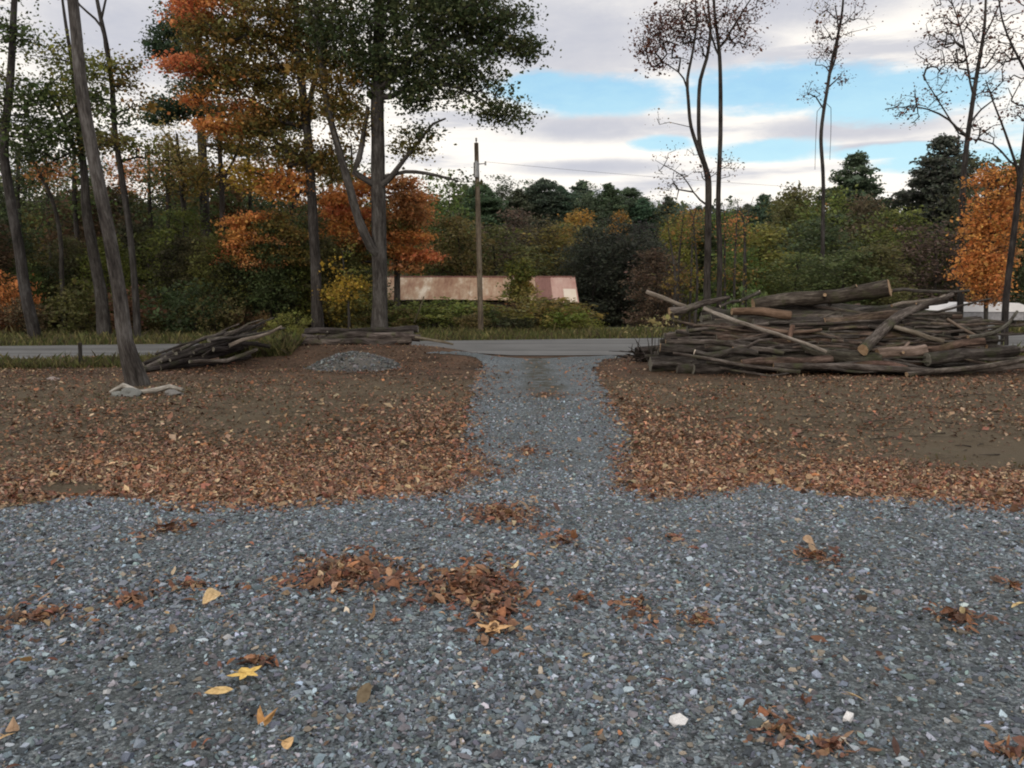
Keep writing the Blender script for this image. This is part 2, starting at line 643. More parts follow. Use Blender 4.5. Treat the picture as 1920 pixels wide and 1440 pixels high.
GRAVEL = mat_gravel()
L_edge = [(840, 925), (852, 885), (858, 845), (876, 790), (884, 745), (894, 705), (908, 680), (880, 668), (800, 664)]
R_edge = [(1190, 917), (1186, 860), (1182, 815), (1150, 765), (1128, 725), (1112, 692), (1130, 676), (1185, 666)]
pad_l = [(0, 962), (150, 932), (330, 945), (500, 946), (700, 930)]
pad_r = [(1380, 918), (1430, 905), (1600, 936), (1760, 935), (1920, 952)]
outline = [(-14, -4), (14, -4), (14, 7.9)] + [g2(*p) for p in pad_r[::-1]] + [g2(*p) for p in R_edge] + [g2(*p) for p in L_edge[::-1]] \
    + [g2(*p) for p in pad_l[::-1]] + [(-14, 7.4)]
DRIVE_OUT = np.array(outline)
sheet('gravel_driveway', outline, GRAVEL, 0.012, 0.16, 0.075)


def mat_road():
    m, t, out = material('worn_asphalt')
    pos = t.n('ShaderNodeNewGeometry').outputs['Position']
    lane = t.noise(t.scale(pos, (0.02, 1.3, 0)), 1.0, 3, 0.5)
    n2 = t.noise(pos, 40, 4, 0.7)
    n1 = t.noise(pos, 0.6, 5, 0.6)
    f = t.math('MULTIPLY_ADD', t.math('SUBTRACT', n2, 0.5), 0.3, t.math('MULTIPLY_ADD', t.math('SUBTRACT', n1, 0.5), 0.4, lane))
    c = t.ramp(f, [(0.3, (0.075, 0.077, 0.08)), (0.5, (0.125, 0.127, 0.13)), (0.7, (0.17, 0.173, 0.18))])
    principled(t, out, c, 0.85, 0.3, n2, 0.4, 0.01)
    return m


road = []
xs = np.linspace(-90, 90, 61)
sheet('road', [(x, 25.2 + 0.07 * min(20, max(x, -25))) for x in xs] + [(x, 32.3 + 0.18 * min(20, max(x, -25))) for x in xs[::-1]], mat_road(), 0.02, 0.9, 0.0)

# ------------------------------------------------------------------ gravel stones
_ico = None


def ico():
    global _ico
    if _ico is None:
        p = (1 + 5 ** 0.5) / 2
        v = np.array([(-1, p, 0), (1, p, 0), (-1, -p, 0), (1, -p, 0), (0, -1, p), (0, 1, p), (0, -1, -p), (0, 1, -p), (p, 0, -1), (p, 0, 1), (-p, 0, -1), (-p, 0, 1)])
        v = v / np.linalg.norm(v[0])
        f = np.array([(0, 11, 5), (0, 5, 1), (0, 1, 7), (0, 7, 10), (0, 10, 11), (1, 5, 9), (5, 11, 4), (11, 10, 2), (10, 7, 6), (7, 1, 8),
                      (3, 9, 4), (3, 4, 2), (3, 2, 6), (3, 6, 8), (3, 8, 9), (4, 9, 5), (2, 4, 11), (6, 2, 10), (8, 6, 7), (9, 8, 1)])
        _ico = (v, f)
    return _ico


def rotmats(n, r_, tilt=0.5):
    a = r_.uniform(0, 2 * np.pi, n)
    b = r_.normal(0, tilt, n)
    c = r_.normal(0, tilt, n)
    ca, sa, cb, sb, cc, sc = np.cos(a), np.sin(a), np.cos(b), np.sin(b), np.cos(c), np.sin(c)
    z = np.zeros(n)
    o = np.ones(n)
    Rz = np.stack((ca, -sa, z, sa, ca, z, z, z, o), 1).reshape(n, 3, 3)
    Rx = np.stack((o, z, z, z, cb, -sb, z, sb, cb), 1).reshape(n, 3, 3)
    Ry = np.stack((cc, z, sc, z, o, z, -sc, z, cc), 1).reshape(n, 3, 3)
    return Rz @ Rx @ Ry


def poly_inside(pts, poly):
    ins = np.zeros(len(pts), bool)
    a, b = poly, np.roll(poly, -1, 0)
    for i in range(len(a)):
        c = ((a[i, 1] > pts[:, 1]) != (b[i, 1] > pts[:, 1]))
        xi = (b[i, 0] - a[i, 0]) * (pts[:, 1] - a[i, 1]) / (b[i, 1] - a[i, 1] + 1e-12) + a[i, 0]
        ins ^= c & (pts[:, 0] < xi)
    return ins


def octa():
    v = np.array([(1, 0, 0), (0, 1, 0), (-1, 0, 0), (0, -1, 0), (0.1, 0.1, 1), (0, 0, -1), (0.75, 0.7, 0.45), (-0.7, -0.75, 0.4)], float)
    f = np.array([(0, 6, 4), (6, 1, 4), (1, 2, 4), (2, 7, 4), (7, 3, 4), (3, 0, 4), (0, 1, 6), (2, 3, 7), (1, 0, 5), (2, 1, 5), (3, 2, 5), (0, 3, 5)])
    return v, f


def stone_mesh(name, pos, size, cols, r_, flat=0.62, chip=False):
    n = len(pos)
    v, f = octa() if chip else ico()
    nv = len(v)
    sc = np.stack((r_.uniform(0.75, 1.35, n), r_.uniform(0.6, 1.0, n), r_.uniform(0.4, 0.85, n) * flat / 0.62), 1)
    vv = v[None] * (1 + r_.normal(0, 0.2, (n, nv, 1))) + r_.normal(0, 0.12, (n, nv, 3))
    vv = vv * sc[:, None, :] * size[:, None, None]
    vv = np.einsum('nij,nkj->nki', rotmats(n, r_, 0.35), vv) + pos[:, None, :]
    F = (f[None] + (np.arange(n) * nv)[:, None, None]).reshape(-1, 3)
    return mesh_np(name, vv.reshape(-1, 3), F.ravel(), np.arange(len(F)) * 3, np.repeat(cols, nv, 0))


def mat_stone():
    m, t, out = material('crushed_stone')
    a = attr(t, 'tint').outputs[0]
    pos = t.n('ShaderNodeNewGeometry').outputs['Position']
    nz = t.noise(pos, 220, 3, 0.6)
    c = t.mix(1.0, a, t.ramp(nz, [(0.3, (0.72, 0.72, 0.72)), (0.7, (1.2, 1.2, 1.2))]), 'MULTIPLY')
    principled(t, out, c, 0.75, 0.35, nz, 0.3, 0.003)
    return m


STONE = mat_stone()


def stone_colours(n, r_):
    g = np.clip(r_.lognormal(math.log(0.165), 0.54, n), 0.03, 0.60)
    c = g[:, None] * np.array((0.83, 1.0, 1.18)) * (1 + r_.normal(0, 0.05, (n, 3)))
    k = r_.random(n)
    c[k < 0.08] = g[k < 0.08][:, None] * np.array((1.15, 1.0, 0.82))
    c[(k > 0.13) & (k < 0.23)] = g[(k > 0.13) & (k < 0.23)][:, None] * np.array((1.0, 0.97, 1.12))
    c[k > 0.995] = np.array((0.42, 0.43, 0.45))
    return np.clip(c, 0.02, 0.8)


r1 = np.random.default_rng(11)
cand = []
for y0, y1, dens_ in ((2.0, 3.6, 6000), (3.6, 5.0, 4600), (5.0, 7.0, 3000), (7.0, 9.5, 1900), (9.5, 16, 700)):
    wdt = 0.66 * y1 + 0.6
    m_ = int((y1 - y0) * 2 * wdt * dens_)
    cand.append(np.stack((r1.uniform(-wdt, wdt, m_), r1.uniform(y0, y1, m_)), 1))
cand = np.concatenate(cand)
cand = cand[poly_inside(cand, DRIVE_OUT)]
patch = bumps(cand[:, 0] * 2.2 + 3, cand[:, 1] * 3.1) + 0.3 * fbm(cand[:, 0] * 0.4, cand[:, 1] * 0.5)
keep = r1.random(len(cand)) < np.clip(0.75 + 1.3 * patch, 0.3, 1.0)
cand = cand[keep]
sz = np.clip(r1.lognormal(math.log(0.0084), 0.42, len(cand)), 0.0035, 0.024) * (1 + 0.03 * (cand[:, 1] - 3))
pz = terrain(cand[:, 0], cand[:, 1]) + 0.012 + sz * 0.12
o = link('gravel', stone_mesh('gravel', np.column_stack((cand, pz)), sz, stone_colours(len(cand), r1), r1, chip=True), STONE)
tag(o, 'blue grey crushed stone covering the parking area and driveway', 'gravel', kind='stuff')

# ------------------------------------------------------------------ fallen leaves
def outline_leaf(kind, r_):
    if kind == 'maple':
        n = 20
        th = np.linspace(-np.pi, np.pi, n, endpoint=False)
        rr = np.where(np.arange(n) % 4 == 2, 1.0, np.where(np.arange(n) % 4 == 0, 0.42, 0.66))
        rr = rr * (0.75 + 0.25 * np.cos(th))
        return np.stack((rr * np.cos(th), rr * np.sin(th)), 1) * 0.55
    n = 14                                                   # oak / ash: long with wavy sides
    t = np.linspace(0, 1, n // 2 + 1)
    wv = np.sin(np.pi * t) ** 0.8 * (0.26 + 0.09 * np.sin(t * 22))
    top = np.stack((t - 0.5, wv), 1)
    bot = np.stack((t - 0.5, -wv), 1)[::-1][1:-1]
    return np.concatenate((top, bot))


def litter(pos, size, cols, r_, kind='oak', tilt=0.35, curl=0.5):
    """many curled dry leaves: fan of triangles round a centre"""
    ol = outline_leaf(kind, r_)
    k = len(ol)
    n = len(pos)
    base = np.concatenate((np.zeros((1, 2)), ol))
    lw = r_.lognormal(math.log(0.75 if kind == 'oak' else 1.0), 0.35 if kind == 'oak' else 0.05, n)
    P2 = np.repeat(base[None], n, 0)
    P2[:, :, 1] *= lw[:, None]
    P2 = P2 * (1 + r_.normal(0, 0.08, P2.shape))
    cu = r_.normal(curl, 0.5, n)
    cv = r_.normal(0.0, 0.4, n)
    z = cu[:, None] * P2[:, :, 1] ** 2 * 2 + cv[:, None] * P2[:, :, 0] ** 2 * 1.5
    v = np.concatenate((P2, z[:, :, None]), 2) * size[:, None, None]
    v = np.einsum('nij,nkj->nki', rotmats(n, r_, tilt), v)
    v = v + pos[:, None, :]
    zmin = v[:, :, 2].min(1)
    v[:, :, 2] += (pos[:, 2] - zmin)[:, None] * 0.85
    f = np.stack((np.zeros(k, int), 1 + np.arange(k), 1 + np.roll(np.arange(k), -1)), 1)
    F = (f[None] + (np.arange(n) * (k + 1))[:, None, None]).reshape(-1, 3)
    return v.reshape(-1, 3), F, np.repeat(cols, k + 1, 0)


def simple_litter(pos, size, cols, r_, tilt=0.4):
    n = len(pos)
    base = np.array([(-0.5, 0, 0), (-0.05, 0.3, 0.12), (0.5, 0, 0.05), (0.0, -0.3, 0.12)])
    v = np.repeat(base[None], n, 0) * (1 + r_.normal(0, 0.2, (n, 4, 3))) * size[:, None, None]
    v = np.einsum('nij,nkj->nki', rotmats(n, r_, tilt), v) + pos[:, None, :]
    v[:, :, 2] += (pos[:, 2] - v[:, :, 2].min(1))[:, None] * 0.85
    F = np.arange(n * 4).reshape(n, 4)
    return v.reshape(-1, 3), F, np.repeat(cols, 4, 0)


LEAFPAL = np.array([(0.20, 0.095, 0.058), (0.25, 0.135, 0.078), (0.12, 0.058, 0.040), (0.31, 0.20, 0.125), (0.19, 0.078, 0.052), (0.27, 0.115, 0.058),
                    (0.08, 0.045, 0.034), (0.37, 0.26, 0.17), (0.20, 0.125, 0.09)])


def leaf_cols(n, r_, pal=LEAFPAL, p=None):
    i = r_.choice(len(pal), n, p=p)
    return np.clip(pal[i] * np.array((0.96, 1.03, 1.05)) * r_.lognormal(0, 0.28, (n, 1)) * (1 + r_.normal(0, 0.05, (n, 3))), 0.01, 0.9)


def interp_edge(pts, v, axis):
    pts = sorted(pts, key=lambda p: p[axis])
    a = np.array(pts, float)
    return np.interp(v, a[:, axis], a[:, 1 - axis])


def lawn_density(w3):
    """leaf cover (0..1) at world points, drawn from what lies where on the lawns"""
    q = project(w3)
    x, y = q[:, 0], q[:, 1]
    wob = 24 * fbm(w3[:, 0] * 0.35, w3[:, 1] * 0.3) * np.clip((y - 600) / 330, 0.15, 1)
    bottomL = interp_edge(pad_l + [(840, 925), (-300, 1010)], x, 0) + wob * 0.5 + 4
    bottomR = interp_edge([(1190, 920)] + pad_r + [(2200, 980)], x, 0) + wob * 0.5 + 4
    xl = interp_edge([(845, 925), (930, 884), (890, 862), (855, 835), (868, 800), (880, 745), (892, 700), (905, 680), (800, 655)], y, 1) + wob
    xr = interp_edge([(1195, 917), (1190, 850), (1185, 810), (1140, 765), (1120, 725), (1100, 690), (1170, 665)], y, 1) + wob
    sl = sstep(bottomL + 24 - y, 0, 36) * sstep(xl + 80 - x, 0, 150)
    sr = sstep(bottomR + 24 - y, 0, 36) * sstep(x - xr + 80, 0, 150)
    left, right = sl > 0, sr > 0
    dl_e, dr_e = sl, sr
    d = np.zeros(len(x))
    n_ = 0.5 + 0.5 * np.clip(fbm(w3[:, 0] * 0.16 + 5, w3[:, 1] * 0.13) + 0.4 * bumps(w3[:, 0] * 2, w3[:, 1] * 2), -1, 1)
    # left: deep drift along the lower edge, thinner up the slope
    drift = sstep(y, 770, 860) * sstep(x, -100, 420) + 0.55 * sstep(y, 850, 920)
    dl = 0.19 + 0.26 * n_ + 0.75 * np.clip(drift, 0, 1) * (0.6 + 0.5 * n_)
    dl = dl + 0.35 * sstep(x, xl - 170, xl - 20) * sstep(y, 720, 780)
    dr = 0.19 + 0.25 * n_ + 1.0 * sstep(1500 - x, 0, 240) * sstep(y, 740, 850) * (0.5 + 0.6 * n_) + 0.9 * sstep(y, 845, 900)
    dr = dr + 0.4 * sstep(xr + 130 - x, 0, 110) * sstep(y, 690, 760)
    bareR = np.exp(-(((x - 1850) / 170) ** 2 + ((y - 852) / 36) ** 2) ** 2)
    bareL = np.exp(-(((x - 140) / 75) ** 2 + ((y - 918) / 14) ** 2) ** 2)
    bareG = np.exp(-(((x - 450) / 80) ** 2 + ((y - 780) / 40) ** 2))
    dr = dr * (1 - 0.95 * bareR)
    dl = dl * (1 - 0.95 * bareL) * (1 - 0.6 * bareG)
    d[left] = (dl * dl_e)[left]
    d[right] = np.maximum(d, dr * dr_e)[right]
    return np.clip(d, 0, 1)


r2 = np.random.default_rng(23)
lm = MB()
for y0, y1, dens_, fancy in ((6.0, 8.5, 1550, True), (8.5, 11, 1350, True), (11, 15, 760, False), (15, 19, 560, False), (19, 25, 380, False)):
    wdt = 0.68 * y1 + 4
    n = int((y1 - y0) * 2 * wdt * dens_)
    xy = np.stack((r2.uniform(-wdt, wdt, n), r2.uniform(y0, y1, n)), 1)
    z = terrain(xy[:, 0], xy[:, 1])
    w3 = np.column_stack((xy, z))
    d = lawn_density(w3)
    kp = r2.random(n) < d ** 1.25
    w3 = w3[kp]
    d = d[kp]
    n = len(w3)
    w3[:, 2] += 0.004 + r2.uniform(0, 0.025, n) * d
    size = r2.lognormal(math.log(0.041), 0.36, n)
    cols = leaf_cols(n, r2)
    cols *= (0.78 + 0.42 * d)[:, None]
    if fancy:
        v, F, c = litter(w3, size, cols, r2)
    else:
        v, F, c = simple_litter(w3, size * 1.25, cols * 0.98, r2)
    lm.add(v, F, c)
# strays on the gravel
n = 900
xy = np.stack((r2.uniform(-7, 7, n), 2.2 + 6.3 * r2.random(n)), 1)
w3 = np.column_stack((xy, terrain(xy[:, 0], xy[:, 1]) + 0.02))
v, F, c = litter(w3, r2.lognormal(math.log(0.036), 0.45, n), leaf_cols(n, r2), r2)
lm.add(v, F, c)
n = 700
xy = np.stack((r2.uniform(-1.6, 3, n), 9 + 15 * r2.random(n)), 1)
w3 = np.column_stack((xy, terrain(xy[:, 0], xy[:, 1]) + 0.02))
v, F, c = litter(w3, r2.lognormal(math.log(0.06), 0.3, n), leaf_cols(n, r2), r2)
lm.add(v, F, c)
n = 2600
px_ = r2.uniform(0, 1, n)
yy = 8 + 14 * px_
side = r2.choice((-1, 1), n)
cx = 0.55 + 0.012 * yy
xx = cx + side * (1.15 + r2.exponential(0.35, n) * -1 + 0.55)
w3 = np.column_stack((xx, yy, terrain(xx, yy) + 0.02))
kp = fbm(xx * 0.25, yy * 0.2) > r2.normal(0.1, 0.35, n)
w3 = w3[kp]
v, F, c = simple_litter(w3, r2.lognormal(math.log(0.05), 0.35, len(w3)), leaf_cols(len(w3), r2), r2)
lm.add(v, F, c)
o = link('fallen_leaves', lm.build('fallen_leaves', smooth=False), DRY)
tag(o, 'brown and orange fallen leaves carpeting the lawns beside the driveway', 'leaves', kind='stuff')

patches = [  # px, py, half width, half height, leaves, label
    (650, 1082, 112, 36, 330, 'broad flat drift of dark brown leaves on gravel, left of the taller drift'),
    (890, 1108, 92, 44, 330, 'tall drift of brown leaves on gravel, in front of the middle of the yard'),
    (932, 1160, 42, 44, 110, None),
    (940, 968, 84, 26, 220, 'slanting streak of brown leaves at the mouth of the driveway'),
    (990, 850, 60, 18, 200, 'leaf drift reaching across the driveway from the left lawn'),
    (1020, 741, 62, 9, 200, 'thin band of brown leaves lying across the far driveway'),
    (316, 998, 50, 17, 70, 'small brown leaf clump on gravel near the left lawn edge'),
    (1050, 1020, 32, 17, 40, 'small loose leaf clump behind the tall leaf drift'),
    (1200, 1152, 46, 34, 44, 'reddish leaf clump with a pale curl, right of the tall drift'),
    (1308, 1172, 32, 14, 26, 'thin scatter of twisted tan leaves right of the reddish clump'),
    (1525, 1047, 52, 20, 70, 'tan and brown leaf clump alone on the right side gravel'),
    (1800, 1168, 52, 26, 60, 'tan leaf clump on gravel near the right edge of view'),
    (250, 1132, 52, 16, 50, 'brown leaf clump in the thin trail across the left gravel'),
    (70, 1165, 90, 34, 90, 'wide thin spread of brown leaves at the left edge'),
    (360, 1106, 60, 16, 40, 'sparse tan leaves at the end of the left trail'),
    (1460, 1385, 70, 50, 34, 'dark red brown leaves at the bottom right of the gravel'),
    (1560, 1415, 70, 26, 24, 'mixed green and brown leaf clump at the bottom edge'),
    (1085, 1132, 32, 10, 16, 'few curled leaves beside the tall leaf drift'),
    (482, 1252, 44, 9, 20, 'few dark leaves just behind the bright yellow maple leaf'),
    (1262, 1012, 22, 14, 18, 'tiny leaf clump on gravel below the right lawn drift'),
    (1900, 1108, 34, 18, 22, 'few orange leaves at the far right of the gravel'),
    (1890, 1425, 36, 22, 16, 'few tan leaves in the bottom right corner'),
]
pm = None
for px, py, hw, hh, n, lab in patches:
    if lab:
        pm = MB()
    c0 = G(px, py)
    ax = np.linalg.norm(G(px + hw, py) - c0)
    ay = abs(G(px, py - hh)[1] - G(px, min(1438, py + hh))[1]) / 2
    n = int(n * (4.6 if n > 200 else 2.4))
    r = np.abs(r2.normal(0, 0.55, n)) * np.where(r2.random(n) < 0.12, 1.7, 1.0)
    th = r2.uniform(0, 2 * np.pi, n)
    rag = 1 + 0.3 * np.sin(3 * th + px) + 0.2 * np.sin(5 * th + py)
    x = c0[0] + r * np.cos(th) * ax * rag * 1.25
    y = c0[1] + r * np.sin(th) * ay * rag * 1.25
    if px == 940:
        y = y - (x - c0[0]) * 0.45
    z = terrain(x, y) + 0.016 + r2.uniform(0, 0.016, n) * np.clip(1 - r ** 2, 0, 1)
    cols = leaf_cols(n, r2, p=[0.17, 0.13, 0.2, 0.08, 0.14, 0.08, 0.12, 0.05, 0.03])
    v, F, c = litter(np.stack((x, y, z), 1), r2.lognormal(math.log(0.038), 0.38, n), cols, r2, tilt=0.3, curl=0.55)
    pm.add(v, F, c)
    if px == 890:
        continue
    o = link('leaf_drift', pm.build('leaf_drift', smooth=False), DRY)
    if px == 932:
        lab = patches[1][5]
    tag(o, lab, 'leaf drift', 'leaf drifts on the gravel', 'stuff')

singles = [  # px, py, size m, kind, colour, label
    (462, 1284, 0.135, 'maple', (0.72, 0.50, 0.15), 'bright yellow maple leaf lying open on the gravel'),
    (412, 1314, 0.11, 'oak', (0.62, 0.44, 0.20), 'narrow tan leaf on gravel just below the yellow maple leaf'),
    (497, 1384, 0.082, 'oak', (0.55, 0.31, 0.12), 'orange tan curled leaf with a dark fold near bottom'),
    (541, 1411, 0.085, 'oak', (0.60, 0.40, 0.20), 'pale tan upright leaf right of the orange tan curled leaf'),
    (925, 1196, 0.15, 'maple', (0.58, 0.36, 0.18), 'large spiky tan leaf at the front tip of the tall drift'),
    (965, 1074, 0.09, 'oak', (0.66, 0.54, 0.34), 'pale cream leaf at the back right of the tall drift'),
    (398, 1140, 0.11, 'oak', (0.62, 0.47, 0.27), 'pale tan leaf below the end of the left trail'),
    (1256, 1295, 0.075, 'oak', (0.45, 0.22, 0.08), 'small orange brown leaf alone on the right of centre gravel'),
    (1600, 1325, 0.09, 'oak', (0.55, 0.40, 0.22), 'tan leaf standing on edge above the bottom right leaves'),
    (12, 1408, 0.13, 'oak', (0.55, 0.38, 0.20), 'large tan leaf in the bottom left corner'),
    (1910, 1148, 0.12, 'oak', (0.62, 0.48, 0.24), 'pale yellow leaf at the right edge of the gravel'),
    (50, 1262, 0.10, 'oak', (0.50, 0.30, 0.12), 'orange tan leaf on gravel at the lower left'),
]
for px, py, s, kd, c_, lab in singles:
    p = G(px, py)
    v, F, c = litter(np.array([(0, 0, 0.0)]), np.array([s * (1.25 if kd == 'maple' else 1.0)]), np.array([c_]), r2, kd, 0.10 if kd == 'maple' else 0.3, 0.35)
    if kd == 'maple':
        v = v * np.array((1.0, 1.0, 0.35)) + np.array((0, 0, 0.004))
    mb = MB()
    mb.add(v, F, c)
    b0 = v[0]
    mb.tube([b0, b0 + np.array((-0.3, 0.1, 0.02)) * s * 1.6], [0.0018, 0.001], 5, tint=np.array(c_) * 0.6)
    o = link('maple_leaf' if kd == 'maple' else 'fallen_leaf', mb.build('fallen_leaf', smooth=False), DRY, loc=(p[0], p[1], p[2] + 0.032))
    tag(o, lab, 'leaf', 'single leaves on the gravel')

for px, py, s, lab in ((1268, 1364, 0.03, 'white angular stone in the gravel near bottom right leaves'), (1592, 1360, 0.026, 'pale bluish white stone beside the tan upright leaf')):
    p = G(px, py)
    o = link('white_stone', stone_mesh('white_stone', np.zeros((1, 3)), np.array([s]), np.array([(0.72, 0.72, 0.74)]), r2), STONE, loc=(p[0], p[1], p[2] + 0.028))
    tag(o, lab, 'stone')


# ------------------------------------------------------------------ trees
PAL = {
    'oak': [(0.050, 0.072, 0.032), (0.068, 0.090, 0.038), (0.090, 0.10, 0.042)],
    'olive': [(0.15, 0.125, 0.038), (0.19, 0.135, 0.040), (0.12, 0.115, 0.036), (0.23, 0.14, 0.04)],
    'orange': [(0.62, 0.26, 0.085), (0.56, 0.27, 0.085), (0.66, 0.33, 0.10), (0.52, 0.21, 0.07)],
    'red': [(0.62, 0.22, 0.10), (0.54, 0.18, 0.085), (0.66, 0.28, 0.11)],
    'rust': [(0.42, 0.20, 0.085), (0.50, 0.23, 0.09), (0.34, 0.18, 0.075)],
    'yellow': [(0.42, 0.28, 0.045), (0.36, 0.25, 0.05), (0.30, 0.22, 0.04)],
    'pale': [(0.42, 0.34, 0.14), (0.34, 0.28, 0.11), (0.26, 0.22, 0.08)],
    'ygreen': [(0.15, 0.16, 0.038), (0.19, 0.18, 0.045), (0.11, 0.13, 0.034)],
    'green': [(0.08, 0.11, 0.04), (0.10, 0.135, 0.046), (0.065, 0.092, 0.036)],
    'pine': [(0.040, 0.068, 0.040), (0.052, 0.082, 0.046), (0.062, 0.092, 0.048)],
    'russet': [(0.12, 0.055, 0.045), (0.15, 0.07, 0.05), (0.09, 0.045, 0.04)],
    'grey': [(0.5, 0.5, 0.5), (0.65, 0.65, 0.65), (0.4, 0.4, 0.4)],
}


def leaves_at(mb, cen, cr, nl, ls, pal, r_, flat=0.6):
    """a spray of leaf faces around each centre (N,3)"""
    n = len(cen)
    c = np.repeat(cen, nl, 0)
    m = len(c)
    off = r_.normal(0, 1, (m, 3)) * np.array((1, 1, flat)) * cr
    c = c + off
    pl = np.array(PAL[pal])
    base = pl[r_.integers(0, len(pl), n)] * r_.lognormal(0, 0.16, (n, 1))
    col = np.repeat(base, nl, 0) * r_.lognormal(0, 0.2, (m, 1)) * (1 + r_.normal(0, 0.06, (m, 3)))
    s = ls * r_.lognormal(0, 0.38, m)
    d = r_.normal(0, 1, (m, 3)) * np.array((1, 1, 0.6))
    d /= np.linalg.norm(d, axis=1)[:, None]
    nr = r_.normal(0, 1, (m, 3)) + np.array((0, 0, 0.7))
    e = np.cross(nr, d)
    e /= np.linalg.norm(e, axis=1)[:, None] + 1e-9
    k = np.cross(d, e)
    a = c - d * s[:, None] * 0.5
    b = c + e * s[:, None] * 0.36 + k * s[:, None] * 0.1
    t = c + d * s[:, None] * 0.55
    f = c - e * s[:, None] * 0.36 + k * s[:, None] * 0.1
    V = np.stack((a, b, t, f), 1).reshape(-1, 3)
    mb.add(V, np.arange(m * 4).reshape(m, 4), np.clip(np.repeat(col, 4, 0), 0.008, 0.85))


def grow(mb, trunks, tips, r_, tip_r, droop=0.0, sides=5, maxr=None, lift=0.25):
    """link every tip to the nearest part of the skeleton; radii follow the number of tips carried"""
    nodes = []
    nr0 = []
    for pts, rad in trunks:
        a = int(len(pts) * 0.25)
        for p, r in zip(pts[a:], rad[a:]):
            nodes.append(p)
            nr0.append(r)
    N0 = len(nodes)
    pos = np.array(nodes)
    parent = [-1] * N0
    carry = [0] * N0
    tips = np.asarray(tips)
    d0 = np.min(np.linalg.norm(tips[:, None] - pos[None, ::2], axis=2), 1)
    for ti in np.argsort(d0):
        p = tips[ti]
        dv = pos - p
        dist = np.linalg.norm(dv, axis=1) + np.maximum(dv[:, 2], 0) * 0.9
        j = int(np.argmin(dist))
        q = pos[j]
        L = np.linalg.norm(p - q)
        m = max(1, int(L / 0.6))
        prev = j
        newp = []
        for k in range(1, m + 1):
            t = k / m
            w_ = q * (1 - t) + p * t
            if k < m:
                w_ = w_ + r_.normal(0, 0.035 * min(L, 2.5), 3) * math.sin(math.pi * t) + np.array((0, 0, -lift * 0.3 * L * math.sin(math.pi * t)))
            parent.append(prev)
            carry.append(1 if k == m else 0)
            prev = len(parent) - 1
            newp.append(w_)
        pos = np.concatenate((pos, newp))
    n = len(parent)
    tot = np.array(carry, float)
    for i in range(n - 1, N0 - 1, -1):
        tot[parent[i]] += tot[i]
    rr = tip_r * np.maximum(tot, 1) ** 0.48
    if maxr:
        rr = np.minimum(rr, maxr)
    ii = np.arange(N0, n)
    A, B = pos[[parent[i] for i in ii]], pos[ii]
    rb = rr[ii]
    ra = np.where(np.array([parent[i] for i in ii]) >= N0, rr[[parent[i] for i in ii]], rb * 1.25)
    ra = np.minimum(ra, rb * 1.8)
    m = len(ii)
    d = B - A
    d /= np.linalg.norm(d, axis=1)[:, None] + 1e-9
    up = np.where(np.abs(d[:, 2:3]) < 0.8, np.array((0, 0, 1.0)), np.array((1.0, 0, 0)))
    e = np.cross(d, up)
    e /= np.linalg.norm(e, axis=1)[:, None] + 1e-9
    f = np.cross(d, e)
    th = np.linspace(0, 2 * np.pi, sides, endpoint=False)
    ring = np.cos(th)[None, :, None] * e[:, None] + np.sin(th)[None, :, None] * f[:, None]
    V = np.concatenate((A[:, None] + ring * ra[:, None, None], B[:, None] + ring * rb[:, None, None]), 1)
    ib = (np.arange(m) * 2 * sides)[:, None]
    s0 = np.arange(sides)
    s1 = np.roll(s0, -1)
    q = np.stack((ib + s0, ib + s1, ib + sides + s1, ib + sides + s0), -1).reshape(-1, 4)
    mb.add(V.reshape(-1, 3), q, (1, 1, 1), V.reshape(-1, 3))


def blob_points(px, py, rx, ry, n, Y, r_, depth=1.0, shell=0.45):
    k = r_.normal(0, 1, (n, 3))
    k /= np.linalg.norm(k, axis=1)[:, None]
    k *= (r_.random(n) ** shell)[:, None]
    c = P(px, py, Y)
    m = Y / FPX
    return c + k * np.array((rx * m, rx * m * depth, ry * m))


